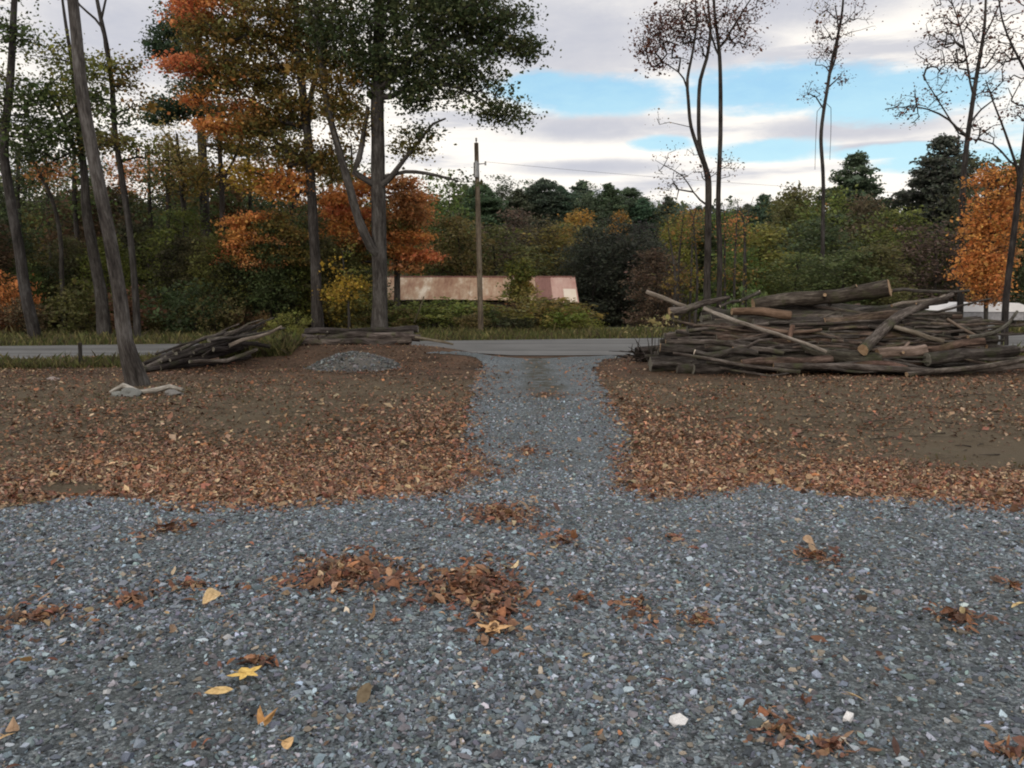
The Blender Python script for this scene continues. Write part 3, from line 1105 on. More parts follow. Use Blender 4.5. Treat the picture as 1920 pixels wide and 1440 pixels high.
def tree(name, label, Y, trunks, blobs, nl=30, cr=0.32, ls=0.15, tip_r=0.010, seed=0, cat='tree', group=None, barkcol=(1, 1, 1),
         lump=0.05, sides=12, depth=1.0, flat=0.6, base_flare=1.0, lift=0.25):
    r_ = np.random.default_rng(seed + 100)
    m = Y / FPX
    tb = MB()
    tr = []
    base = None
    for ti, t in enumerate(trunks):
        pts = np.array([P(a, b, Y) for a, b, _ in t])
        if ti == 0:
            z0 = float(terrain(pts[0][0], pts[0][1]))
            pts[0][2] = min(pts[0][2], z0) - 0.12
            base = np.array((pts[0][0], pts[0][1], z0))
        dj = np.cumsum(r_.normal(0, 0.12, len(pts)))
        dj[0] = 0
        if ti == 0:
            pts[:, 1] += dj
        rad = np.array([c for _, _, c in t]) * m * (0.76 if name in ('oak_tree', 'maple_tree', 'forest_tree') else 1.0)
        pts, rad = resample(pts, rad, 0.35)
        if ti == 0 and base_flare > 1:
            hgt = pts[:, 2] - z0
            rad = rad * (1 + (base_flare - 1) * np.exp(-np.maximum(hgt, 0) / 0.35))
        if ti > 0:      # join to the nearest earlier stem
            d = np.linalg.norm(tr[0][0] - pts[0], axis=1)
            pts[0] = tr[0][0][int(np.argmin(d))]
        tb.tube(pts, rad, sides, True, None, lump, (1, 1, 1), seed * 7 + ti)
        tr.append((pts, rad))
    root = empty(name, base, label, cat, group)
    tips, cb = [], MB()
    for bl in blobs:
        px, py, rx, ry, n, pal = bl[:6]
        k = bl[6] if len(bl) > 6 else 1.0
        c = blob_points(px, py, rx, ry, n, Y, r_, depth)
        tips.append(c)
        if nl * k >= 1:
            fine_ = 1.4 if name in ('oak_tree', 'maple_tree') else 1.25
            leaves_at(cb, c, cr * 1.1, max(1, int(nl * k * fine_)), ls * 0.74, pal, r_, flat)
    if tips:
        grow(tb, tr, np.concatenate(tips), r_, tip_r, lift=lift)
    link('trunk', tb.build('trunk', base), BARK, root, color=barkcol)
    if cb.V:
        link('crown', cb.build('crown', base, smooth=False), LEAF, root)
    return root


GREYB = (1.25, 1.25, 1.3)
# --- leaning tree on the left lawn
tree('leaning_tree', 'grey trunk leaning left on the lawn with pale stones at its foot', 17.9,
     [[(262, 722, 19), (249, 640, 14), (236, 560, 12.6), (214, 450, 12), (187, 310, 11), (161, 170, 10.5), (135, 0, 9.5), (102, -220, 7.5), (70, -420, 3)]],
     [(100, -330, 150, 90, 60, 'oak')], nl=24, ls=0.13, seed=1, barkcol=GREYB, lump=0.035, base_flare=1.25, sides=18)

# --- the big oak and its neighbours
tree('oak_tree', 'tall broad green oak in full leaf behind the low log stack', 34.5,
     [[(711, 622, 21), (710, 560, 19), (708, 480, 18.5), (707, 350, 17.5), (706, 200, 16), (707, 80, 14), (712, -60, 10), (720, -220, 5)],
      [(703, 480, 12), (672, 410, 10.5), (655, 350, 10), (632, 270, 8.5), (612, 190, 7.5), (600, 90, 6.5), (585, -40, 5)],
      [(655, 345, 8), (672, 300, 7), (682, 250, 6), (690, 200, 5)],
      [(716, 352, 8), (738, 325, 6.5), (765, 290, 5), (790, 260, 4), (812, 232, 3), (836, 222, 2)],
      [(735, 332, 5), (760, 322, 4.5), (800, 325, 4), (838, 334, 3), (860, 340, 2)],
      [(715, 170, 9), (760, 120, 7), (830, 80, 5.5), (900, 60, 4)],
      [(716, 190, 7), (770, 165, 5), (840, 160, 4), (900, 185, 3), (940, 215, 2)]],
     [(640, 60, 70, 70, 70, 'oak'), (760, 40, 90, 70, 110, 'oak'), (860, 30, 100, 55, 120, 'oak'), (940, 55, 70, 50, 80, 'oak'), (985, 95, 30, 24, 24, 'oak', .7),
      (800, 120, 100, 45, 100, 'oak'), (880, 130, 70, 40, 55, 'oak', .8), (770, 175, 50, 30, 32, 'oak'), (700, 130, 60, 60, 50, 'oak'), (840, 185, 70, 25, 24, 'oak', .55),
      (915, 205, 50, 20, 20, 'oak', .7), (955, 215, 40, 22, 22, 'oak', .8), (930, 165, 40, 18, 12, 'oak', .6), (775, 245, 35, 14, 12, 'oak', .7), (760, 270, 24, 20, 12, 'olive', .9),
      (790, 290, 15, 15, 5, 'olive', .6), (620, 160, 50, 60, 40, 'olive'), (660, 230, 40, 40, 22, 'olive', .8), (870, 338, 30, 8, 5, 'oak', .5),
      (740, -80, 220, 70, 200, 'oak'), (860, -90, 150, 70, 110, 'oak'), (640, -70, 120, 60, 90, 'oak'), (740, -230, 180, 90, 120, 'oak')],
     nl=36, cr=0.30, ls=0.15, seed=2, barkcol=(1.1, 1.1, 1.12), base_flare=1.15, sides=16)

tree('maple_tree', 'orange and olive maple with slim dark trunk left of the oak', 36.0,
     [[(596, 622, 16), (594, 560, 13.5), (590, 480, 12.5), (586, 380, 11.5), (577, 260, 10.5), (568, 160, 9), (560, 70, 7.5), (558, -40, 6), (570, -180, 4)],
      [(572, 230, 7), (590, 150, 6), (615, 60, 5), (640, -40, 3)]],
     [(360, 20, 50, 30, 40, 'red'), (420, 70, 80, 50, 90, 'olive'), (500, 40, 80, 60, 100, 'olive'), (355, 125, 46, 16, 46, 'red'), (430, 130, 60, 24, 44, 'olive'), (395, 165, 40, 8, 14, 'oak'),
      (490, 150, 70, 28, 44, 'olive', .9), (540, 200, 60, 30, 50, 'olive'), (368, 185, 30, 10, 14, 'orange'), (425, 238, 52, 12, 44, 'orange'), (470, 200, 30, 10, 14, 'rust'), (490, 235, 45, 22, 40, 'olive'),
      (545, 285, 60, 30, 50, 'olive'), (470, 330, 40, 28, 34, 'yellow', .8), (530, 345, 50, 30, 50, 'orange'), (620, 300, 40, 40, 40, 'olive'), (640, 200, 40, 40, 36, 'olive'),
      (560, 100, 60, 50, 70, 'olive'), (620, 110, 50, 40, 40, 'olive'), (400, -20, 90, 40, 70, 'orange'), (440, 130, 100, 90, 70, 'olive', .7), (500, 260, 80, 70, 50, 'olive', .7), (440, 190, 70, 60, 34, 'orange', .5), (520, -80, 150, 70, 150, 'olive'), (600, 30, 50, 40, 40, 'olive')],
     nl=34, cr=0.30, ls=0.15, seed=3, flat=0.4, barkcol=(0.8, 0.78, 0.8), base_flare=1.15)

tree('maple_tree', 'low spreading orange maple in front of the dark wood', 38.5,
     [[(520, 628, 8), (518, 560, 6), (512, 500, 5), (505, 440, 3.5), (500, 390, 2)]],
     [(450, 418, 26, 10, 22, 'orange'), (480, 408, 26, 12, 22, 'orange'), (462, 442, 36, 8, 30, 'orange'), (510, 425, 34, 12, 26, 'olive'), (500, 455, 50, 10, 40, 'rust'), (545, 440, 30, 14, 22, 'olive'),
      (438, 470, 22, 7, 18, 'red'), (470, 485, 40, 7, 34, 'orange'), (530, 475, 40, 9, 30, 'olive'), (490, 450, 62, 42, 60, 'olive', .8), (470, 455, 46, 40, 50, 'orange', .8), (432, 492, 20, 6, 14, 'red'), (490, 497, 46, 7, 26, 'rust'), (560, 490, 40, 10, 18, 'olive'), (520, 400, 26, 10, 12, 'olive')],
     nl=30, cr=0.26, ls=0.14, seed=4, flat=0.35)

tree('maple_tree', 'bright orange maple glowing behind the oak trunk and shed end', 44.0,
     [[(745, 615, 9), (744, 560, 8), (742, 470, 6), (738, 400, 4)]],
     [(630, 370, 40, 16, 40, 'orange'), (650, 400, 46, 14, 44, 'red'), (690, 350, 40, 16, 36, 'orange'), (640, 432, 46, 16, 40, 'orange'), (685, 450, 40, 20, 30, 'rust'), (755, 345, 30, 14, 24, 'rust'),
      (765, 372, 36, 14, 36, 'rust'), (775, 402, 34, 14, 30, 'rust'), (740, 425, 34, 12, 26, 'olive'), (762, 445, 40, 10, 40, 'orange'), (745, 470, 36, 9, 30, 'orange'), (785, 482, 36, 9, 36, 'red'), (760, 500, 30, 8, 16, 'rust'),
      (640, 475, 36, 24, 26, 'olive'), (620, 500, 30, 20, 16, 'olive'), (660, 410, 60, 60, 60, 'orange', .8), (760, 420, 50, 70, 70, 'rust', .8), (690, 480, 60, 30, 30, 'olive', .8)],
     nl=32, cr=0.32, ls=0.17, seed=5, flat=0.35)

tree('yellow_sapling', 'small yellow leaved sapling between the two dark trunks', 35.5,
     [[(655, 628, 3), (652, 570, 2.4), (645, 520, 1.8), (640, 470, 1)]],
     [(640, 552, 34, 9, 30, 'yellow'), (665, 536, 30, 8, 20, 'yellow'), (640, 528, 26, 8, 12, 'yellow', .7), (672, 508, 20, 12, 8, 'ygreen', .6), (632, 500, 20, 20, 8, 'yellow', .5), (655, 465, 20, 22, 7, 'ygreen', .5)],
     nl=18, cr=0.2, ls=0.13, tip_r=0.006, seed=6)

# --- left hand wood
tree('forest_tree', 'dark forked trunk at the far left edge of the wood', 33.0,
     [[(68, 632, 15), (55, 560, 13), (40, 460, 12), (20, 380, 11), (12, 280, 10), (22, 150, 8.5), (30, 30, 7), (32, -120, 4), (30, -300, 1)],
      [(14, 290, 6), (-10, 220, 5), (-40, 150, 3)]],
     [(20, 60, 50, 40, 30, 'green'), (-10, 150, 50, 40, 26, 'ygreen', .8), (40, 190, 50, 36, 34, 'green', .8), (15, 235, 40, 24, 22, 'oak', .8), (60, 260, 50, 26, 30, 'green', .8), (10, -60, 110, 50, 60, 'oak')],
     nl=30, cr=0.32, ls=0.15, seed=7, barkcol=(0.8, 0.8, 0.85))
tree('forest_tree', 'leaning dark trunk just left of the leaning grey tree', 34.0,
     [[(196, 628, 17), (182, 560, 15), (163, 480, 13), (152, 400, 11), (145, 320, 9), (132, 240, 7), (128, 140, 5), (110, 20, 3.4), (96, -80, 1.5)],
      [(140, 290, 5), (118, 220, 4), (90, 170, 3)]],
     [(120, 120, 55, 40, 40, 'ygreen', .8), (85, 180, 50, 24, 34, 'green', .8), (150, 190, 50, 24, 34, 'ygreen', .8), (110, 240, 60, 24, 40, 'green', .8), (170, 260, 50, 30, 36, 'oak'), (90, 290, 60, 20, 26, 'oak', .8)],
     nl=28, cr=0.3, ls=0.15, seed=8, barkcol=(0.8, 0.8, 0.82))
tree('forest_tree', 'slim dark tree with open green crown right of the leaning trunk', 33.0,
     [[(258, 624, 9), (248, 540, 8), (240, 450, 7.5), (228, 340, 7), (212, 250, 6.5), (205, 160, 6), (195, 80, 5), (180, 10, 4.5), (165, -80, 3), (150, -200, 1)],
      [(200, 110, 4), (190, 50, 3), (150, 10, 2.5), (120, -30, 2)],
      [(182, 30, 3), (198, 0, 2.5), (212, -30, 2)]],
     [(200, 130, 36, 30, 26, 'ygreen'), (235, 160, 24, 20, 14, 'olive', .6), (245, 125, 30, 16, 14, 'olive', .5), (170, 170, 40, 40, 26, 'green', .8), (225, 215, 40, 20, 22, 'green', .7), (260, 200, 34, 14, 9, 'olive', .5),
      (210, 265, 50, 20, 30, 'olive', .8), (270, 280, 40, 20, 20, 'ygreen', .6)],
     nl=26, cr=0.28, ls=0.14, seed=9, barkcol=(0.7, 0.7, 0.72))
tree('forest_tree', 'thin dark sapling bending left in the deep wood', 37.0,
     [[(122, 620, 6), (116, 540, 5.5), (108, 440, 5), (92, 370, 4.5), (70, 320, 4), (40, 250, 2.5)]],
     [(50, 290, 40, 30, 26, 'oak'), (90, 320, 40, 20, 18, 'rust', .8)], nl=26, seed=10, barkcol=(0.7, 0.7, 0.7))
tree('forest_tree', 'straight dark trunk in the wood behind the low orange maple', 40.0,
     [[(424, 625, 9), (424, 540, 8), (420, 440, 7), (416, 330, 6), (412, 240, 4.5), (410, 180, 3)],
      [(416, 340, 4), (438, 300, 3), (452, 260, 2)]],
     [(410, 260, 40, 30, 30, 'olive'), (450, 270, 34, 20, 18, 'yellow', .7), (390, 330, 40, 30, 28, 'olive')],
     nl=26, seed=12, barkcol=(0.85, 0.8, 0.8))
tree('yellow_tree', 'pale yellow wispy tree rising above the wood left of maple', 42.0,
     [[(350, 625, 7), (348, 520, 6), (342, 400, 5), (338, 320, 4), (330, 250, 2)]],
     [(318, 275, 24, 40, 34, 'pale'), (345, 300, 28, 36, 40, 'pale'), (362, 330, 22, 30, 26, 'yellow'), (300, 290, 24, 30, 14, 'olive', .6), (335, 350, 40, 20, 24, 'olive')],
     nl=22, cr=0.26, ls=0.14, seed=13, flat=1.2)
tree('pine_tree', 'dark green pine showing behind the left side of the maple', 45.0,
     [[(392, 622, 10), (385, 400, 9), (378, 200, 7), (372, 60, 5), (370, -60, 3)]],
     [(325, 65, 40, 22, 60, 'pine'), (350, 30, 40, 22, 44, 'pine'), (300, 90, 26, 10, 24, 'pine'), (350, 100, 50, 14, 40, 'pine'), (330, 200, 50, 18, 60, 'pine'), (300, 222, 34, 10, 26, 'pine'),
      (400, 210, 60, 16, 50, 'pine'), (350, 160, 40, 10, 20, 'pine', .8), (450, 280, 50, 14, 30, 'pine'), (420, -20, 60, 30, 50, 'pine'), (520, 240, 60, 16, 40, 'pine')],
     nl=34, cr=0.3, ls=0.17, seed=14, flat=0.4)
WT = [  # dark trunks deeper in the wood: top x, base x, radius px, Y, height y
    (35, 50, 7, 47, 'russet pole trunk'), (88, 98, 6, 52, ''), (146, 160, 8, 46, ''), (280, 290, 7, 50, ''), (318, 322, 9, 44, ''), (332, 340, 6, 55, ''), (380, 384, 6, 48, ''),
    (470, 468, 6, 50, ''), (545, 548, 7, 48, ''), (622, 628, 6, 46, ''), (660, 664, 5, 55, ''), (232, 238, 6, 56, '')]
for k, (xt, xb, rp, Yt, _) in enumerate(WT):
    tree('forest_tree', 'straight dark trunk half lost in the shade of the left wood', Yt,
         [[(xb, 612, rp), ((xb + xt) / 2 + 2, 500, rp * .85), (xt, 380, rp * .7), (xt - 3, 270, rp * .5)]],
         [(xt, 330, 60, 40, 34, ('oak', 'olive', 'green', 'rust')[k % 4]), (xt + 20, 400, 60, 40, 20, ('green', 'oak')[k % 2])],
         nl=26, cr=0.4, ls=0.18, seed=40 + k, group='dark trunks deep in the left wood', barkcol=(0.62, 0.6, 0.62), sides=8)

# --- right hand open trees
tree('bare_tree', 'twin stemmed crooked tree with thin russet top behind log pile', 38.0,
     [[(1327, 592, 7.26), (1325, 520, 6.60), (1326, 420, 6.27), (1326, 330, 5.61), (1312, 290, 3.96), (1294, 240, 3.30), (1289, 190, 2.97), (1287, 150, 2.64), (1296, 100, 2.11), (1302, 50, 1.72), (1300, 0, 1.32)],
      [(1324, 318, 4.29), (1312, 270, 3.96), (1310, 210, 3.63), (1313, 150, 3.30), (1325, 110, 2.97), (1332, 60, 2.64), (1328, 10, 1.98), (1325, -60, 1.32)],
      [(1326, 390, 1.98), (1300, 360, 1.32), (1280, 330, 0.99), (1245, 310, 0.66)],
      [(1290, 160, 1.65), (1272, 135, 1.32), (1240, 115, 0.92)]],
     [(1240, 60, 45, 36, 50, 'russet'), (1280, 45, 45, 40, 44, 'russet'), (1215, 90, 30, 26, 26, 'russet'), (1235, 120, 26, 10, 16, 'russet'), (1300, 30, 40, 40, 30, 'russet', .8), (1300, 90, 30, 30, 14, 'russet', .6),
      (1250, 310, 30, 30, 9, 'russet', .3), (1255, 350, 34, 24, 9, 'olive', .4), (1290, 280, 30, 20, 5, 'russet', .3), (1240, 225, 22, 18, 4, 'olive', .3), (1290, -50, 80, 40, 50, 'russet'), (1270, 60, 80, 60, 160, 'russet', 0.12), (1270, 330, 50, 50, 40, 'russet', 0.12), (1330, 330, 40, 40, 16, 'russet', 0.2)],
     nl=18, cr=0.26, ls=0.11, tip_r=0.0072, seed=15, barkcol=(0.75, 0.72, 0.72))
tree('bare_tree', 'straight slender tree beside the twin stemmed crooked tree', 38.8,
     [[(1348, 592, 5.28), (1349, 480, 4.95), (1347, 380, 4.62), (1349, 260, 3.96), (1349, 160, 3.63), (1348, 90, 3.30), (1340, 20, 2.64), (1336, -80, 1.98)],
      [(1349, 95, 2.31), (1375, 50, 1.85), (1400, 10, 1.32), (1420, -20, 0.99)],
      [(1348, 110, 1.98), (1332, 60, 1.65), (1318, 10, 1.32)]],
     [(1360, 40, 36, 34, 34, 'russet'), (1395, 40, 26, 26, 18, 'russet', .7), (1415, 85, 22, 14, 8, 'russet', .5), (1375, 75, 30, 20, 14, 'russet', .6), (1370, 310, 12, 20, 5, 'olive', .4),
      (1380, -30, 60, 30, 30, 'russet'), (1430, 5, 20, 12, 8, 'russet', .6), (1375, 50, 60, 50, 110, 'russet', 0.12), (1365, 310, 20, 30, 14, 'russet', 0.2)],
     nl=18, cr=0.26, ls=0.11, tip_r=0.0072, seed=16, barkcol=(0.72, 0.7, 0.7))
tree('bare_tree', 'thin bare vine hung tree standing alone against the right sky', 48.0,
     [[(1545, 585, 3.96), (1544, 450, 3.63), (1543, 340, 3.30), (1541, 260, 3.17), (1546, 205, 3.17), (1552, 165, 2.97), (1560, 120, 2.77), (1572, 70, 2.51), (1580, 20, 2.11), (1586, -60, 1.32)],
      [(1552, 150, 1.85), (1566, 110, 1.58), (1572, 60, 1.32), (1566, 10, 1.06)],
      [(1533, 196, 0.55), (1530, 250, 0.5), (1528, 318, 0.4)], [(1558, 190, 0.55), (1558, 240, 0.5), (1556, 300, 0.4)],
      [(1545, 198, 1.45), (1530, 182, 1.06), (1514, 174, 0.66)],
      [(1554, 160, 1.32), (1570, 148, 1.06), (1578, 140, 0.79)]],
     [(1515, 178, 22, 10, 6, 'russet', .5), (1578, 148, 14, 12, 9, 'russet', .9), (1555, 100, 22, 36, 22, 'russet', .35), (1550, 40, 30, 40, 18, 'russet', .3), (1600, 20, 36, 36, 12, 'russet', .25), (1540, 10, 30, 20, 8, 'olive', .5), (1575, 60, 16, 40, 16, 'russet', .35), (1550, 70, 34, 60, 120, 'russet', 0.1), (1520, 170, 30, 20, 20, 'russet', 0.15), (1605, 30, 40, 40, 40, 'russet', 0.1)],
     nl=16, cr=0.24, ls=0.12, tip_r=0.0072, seed=17, barkcol=(0.8, 0.8, 0.85))
tree('bare_tree', 'tall bare tree with wide low branches left of the orange tree', 35.0,
     [[(1800, 600, 5.94), (1803, 500, 5.61), (1804, 380, 5.28), (1806, 280, 4.62), (1818, 200, 3.96), (1828, 130, 3.30), (1838, 60, 2.64), (1842, 0, 1.98), (1846, -90, 1.32)],
      [(1806, 255, 2.64), (1780, 225, 1.98), (1740, 205, 1.45), (1700, 200, 0.92), (1660, 205, 0.53)],
      [(1808, 245, 1.98), (1840, 205, 1.58), (1866, 185, 1.06)],
      [(1822, 175, 1.98), (1812, 110, 1.58), (1800, 50, 1.19), (1780, -10, 0.79)],
      [(1807, 265, 1.58), (1760, 190, 1.19), (1735, 150, 0.79)],
      [(1834, 90, 1.72), (1860, 40, 1.32), (1885, -20, 0.92)]],
     [(1690, 205, 36, 10, 12, 'russet', .35), (1745, 175, 40, 20, 14, 'russet', .3), (1760, 90, 30, 40, 26, 'russet', .3), (1790, 30, 40, 40, 34, 'russet', .35), (1840, 20, 40, 40, 30, 'russet', .25), (1800, 120, 40, 40, 24, 'russet', .3),
      (1860, 120, 30, 40, 18, 'russet', .25), (1720, 225, 40, 8, 6, 'olive', .3), (1850, 180, 30, 16, 9, 'russet', .3), (1770, -40, 80, 30, 30, 'russet', .4), (1780, 80, 60, 80, 170, 'russet', 0.12), (1850, 90, 40, 80, 110, 'russet', 0.1), (1720, 195, 60, 24, 50, 'russet', 0.15)],
     nl=16, cr=0.24, ls=0.10, tip_r=0.0072, seed=18, barkcol=(0.75, 0.75, 0.78))
tree('bare_tree', 'dark bare tree at the right edge in front of the orange tree', 29.5,
     [[(1884, 640, 6.60), (1890, 560, 5.94), (1900, 450, 5.28), (1912, 340, 4.62), (1925, 230, 3.96), (1932, 120, 3.30), (1940, 0, 2.64), (1948, -140, 1.6), (1952, -280, 0.5)],
      [(1912, 330, 2.64), (1885, 250, 1.98), (1862, 190, 1.45), (1848, 150, 0.92)],
      [(1908, 320, 1.98), (1862, 270, 1.45), (1815, 260, 0.92)],
      [(1932, 150, 2.64), (1900, 90, 1.98), (1880, 40, 1.58), (1870, -20, 1.19)]],
     [(1850, 170, 30, 20, 9, 'russet', .3), (1890, 210, 26, 20, 10, 'russet', .4), (1910, 200, 18, 24, 10, 'russet', .6), (1820, 265, 30, 8, 5, 'russet', .3), (1890, 60, 40, 60, 18, 'russet', .3), (1880, -20, 40, 30, 14, 'russet', .3), (1890, 100, 40, 90, 110, 'russet', 0.1), (1960, -20, 60, 120, 80, 'russet', 0.15), (1985, 120, 40, 60, 50, 'russet', 0.15), (1840, 240, 40, 30, 40, 'russet', 0.12)],
     nl=14, cr=0.22, ls=0.10, tip_r=0.0072, seed=19, barkcol=(0.6, 0.58, 0.62))
tree('maple_tree', 'slim orange maple at the right edge above the white trailer', 33.0,
     [[(1850, 612, 5), (1850, 560, 5), (1852, 480, 4), (1856, 400, 3), (1860, 330, 2)]],
     [(1865, 335, 40, 26, 50, 'orange', .7), (1855, 390, 44, 36, 80, 'orange', .75), (1845, 440, 38, 30, 50, 'orange', .8), (1875, 430, 34, 30, 50, 'orange', .8), (1840, 470, 34, 18, 34, 'orange', .8), (1866, 478, 30, 20, 30, 'rust'), (1840, 500, 40, 26, 90, 'orange'), (1855, 535, 36, 24, 54, 'orange'),
      (1815, 515, 22, 16, 18, 'orange', .7), (1890, 380, 30, 40, 40, 'rust'), (1850, 560, 26, 12, 18, 'rust'), (1905, 330, 24, 22, 24, 'olive')],
     nl=22, cr=0.24, ls=0.125, seed=20, flat=0.4)


# ------------------------------------------------------------------ background trees: a few kinds, copied
def deciduous_kind(seed, H=10.0, Wd=3.2, low=0.12):
    r_ = np.random.default_rng(seed)
    tb, cb = MB(), MB()
    n = 9
    pts = np.stack((np.cumsum(r_.normal(0, 0.1, n)), np.cumsum(r_.normal(0, 0.1, n)), np.linspace(-0.6, H * 0.92, n)), 1)
    pts[:2, :2] = 0
    rad = np.linspace(0.17, 0.03, n)
    pts, rad = resample(pts, rad, 0.5)
    tb.tube(pts, rad, 8, True, None, 0.05, seed=seed)
    k = 11
    cen = []
    for i in range(k):
        h = H * (low + (0.97 - low) * (i + 0.5) / k)
        rr = Wd * math.sin(math.pi * min(0.97, (0.18 + 0.80 * (h / H)))) ** 0.7 * r_.uniform(0.75, 1.15)
        m = int(8 + 14 * rr / Wd)
        a = r_.uniform(0, 2 * math.pi, m)
        q = np.sqrt(r_.uniform(0.15, 1, m)) * rr * r_.uniform(0.7, 1.1, m)
        cen.append(np.stack((q * np.cos(a), q * np.sin(a), h + r_.normal(0, H * 0.045, m)), 1))
    cen = np.concatenate(cen)
    cen[:, 2] = np.clip(cen[:, 2], 0.3, H)
    cen = cen + r_.normal(0, 0.25, cen.shape)
    leaves_at(cb, cen, 0.42, 48, 0.16, 'grey', r_, 0.5)
    grow(tb, [(pts, rad)], cen, r_, 0.010, sides=4)
    return tb.build('trunk'), cb.build('crown', smooth=False), H


def pine_kind(seed, H=14.0, Wd=2.8, bare=0.15, slope=0.72):
    r_ = np.random.default_rng(seed)
    tb, cb = MB(), MB()
    pts = np.array([(0, 0, -0.6), (0.05, 0, H * 0.5), (0, 0.05, H)])
    pts, rad = resample(pts, np.array([0.2, 0.12, 0.02]), 0.7)
    tb.tube(pts, rad, 8, True, None, 0.04, seed=seed)
    h = H * bare
    cen = []
    while h < H * 0.99:
        t = (h / H - bare) / (1 - bare)
        L = min(Wd * (1 - 0.35 * t), slope * (H - h)) * r_.uniform(0.7, 1.15) + 0.10
        m = r_.integers(3, 6)
        for a in r_.uniform(0, 2 * math.pi, m):
            l = L * r_.uniform(0.62, 1.12)
            d = np.array((math.cos(a), math.sin(a), r_.uniform(-0.1, 0.15) + 0.08 * t))
            e = np.array((0, 0, h)) + d * l
            tb.tube([np.array((0, 0, h - 0.15)), np.array((0, 0, h)) + d * l * 0.6 + np.array((0, 0, -0.04 * l)), e], [0.03, 0.02, 0.008], 4, False)
            s = max(2, int(l / 0.26))
            side = np.array((-math.sin(a), math.cos(a), 0))
            for q in range(1, s + 1):
                f = q / s
                w_ = np.array((0, 0, h)) + d * l * f ** 0.8
                sp = 0.28 * l * math.sin(math.pi * min(1, f * 0.85 + 0.1))
                for e_ in (-1, 0, 1):
                    cen.append(w_ + side * sp * e_ + r_.normal(0, 0.09, 3))
        h += r_.uniform(0.15, 0.36)
    cen = np.array(cen)
    leaves_at(cb, cen, 0.17, 12, 0.17, 'grey', r_, 0.5)
    return tb.build('trunk'), cb.build('crown', smooth=False), H


def shrub_kind(seed, H=2.0, Wd=1.4):
    r_ = np.random.default_rng(seed)
    tb, cb = MB(), MB()
    stems = []
    for k in range(6):
        a = r_.uniform(0, 6.28)
        l = r_.uniform(0.5, 1)
        pts = np.array([(0.12 * math.cos(a), 0.12 * math.sin(a), -0.15), (0.35 * Wd * l * math.cos(a), 0.35 * Wd * l * math.sin(a), H * 0.45), (0.6 * Wd * l * math.cos(a), 0.6 * Wd * l * math.sin(a), H * 0.8)])
        p, r = resample(pts, np.array([0.022, 0.014, 0.006]), 0.25)
        tb.tube(p, r, 5, False)
        stems.append((p, r))
    m = 70
    k = r_.normal(0, 1, (m, 3))
    k /= np.linalg.norm(k, axis=1)[:, None]
    k *= (r_.random(m) ** 0.4)[:, None]
    cen = k * np.array((Wd, Wd, H * 0.5)) + np.array((0, 0, H * 0.52))
    cen[:, 2] = np.maximum(cen[:, 2], 0.08)
    leaves_at(cb, cen, 0.17, 30, 0.10, 'grey', r_, 0.7)
    grow(tb, stems, cen, r_, 0.004, sides=4)
    return tb.build('stem'), cb.build('foliage', smooth=False), H


DEC = [deciduous_kind(301), deciduous_kind(302, 10, 2.6), deciduous_kind(303, 10, 3.8, 0.08), deciduous_kind(304, 10, 2.3, 0.2)]
PIN = [pine_kind(311, 14, 3.0), pine_kind(312, 14, 2.7, 0.2, 0.6), pine_kind(313, 14, 3.4, 0.08, 0.8), pine_kind(314, 14, 2.6, 0.3, 1.0)]
FARPIN = [pine_kind(331, 14, 2.6, 0.3, 1.1), pine_kind(332, 14, 2.2, 0.35, 0.8), pine_kind(333, 14, 3.0, 0.25, 1.5), deciduous_kind(334, 14, 3.0, 0.3)]
SHR = [shrub_kind(321), shrub_kind(322, 2.0, 1.1), shrub_kind(323, 2.0, 1.8)]
COLS = {'pine': (0.18, 0.245, 0.165), 'darkgreen': (0.16, 0.19, 0.095), 'green': (0.25, 0.30, 0.11), 'olive': (0.36, 0.33, 0.11), 'ygreen': (0.38, 0.38, 0.10),  # pine is lightened to stand in for haze
        'yellow': (0.62, 0.47, 0.12), 'orange': (0.80, 0.36, 0.12), 'rust': (0.46, 0.24, 0.12), 'russet': (0.26, 0.19, 0.125), 'brown': (0.32, 0.23, 0.12),
        'shade': (0.12, 0.135, 0.10)}  # leaf colour with the grove's shade painted in


def plant(kind_list, k, name, label, cat, group, loc, H, colour, widen=1.0, parts=('trunk', 'crown'), bark=(0.7, 0.68, 0.68)):
    tm, cm, h0 = kind_list[k % len(kind_list)]
    s = H / h0
    root = empty(name, loc, label, cat, group)
    root.scale = (s * widen, s * widen, s)
    root.rotation_euler = (0, 0, random.uniform(0, 6.28))
    link(parts[0], tm, BARK, root, color=bark)
    j = [c * random.uniform(0.85, 1.15) for c in colour]
    link(parts[1], cm, LEAF, root, color=j)
    return root


def by_top(px, ytop, Y):
    """ground point and height for a plant whose top shows at (px, ytop) from depth Y"""
    t = P(px, ytop, Y)
    z = float(terrain(t[0], Y))
    return (t[0], Y, z), t[2] - z


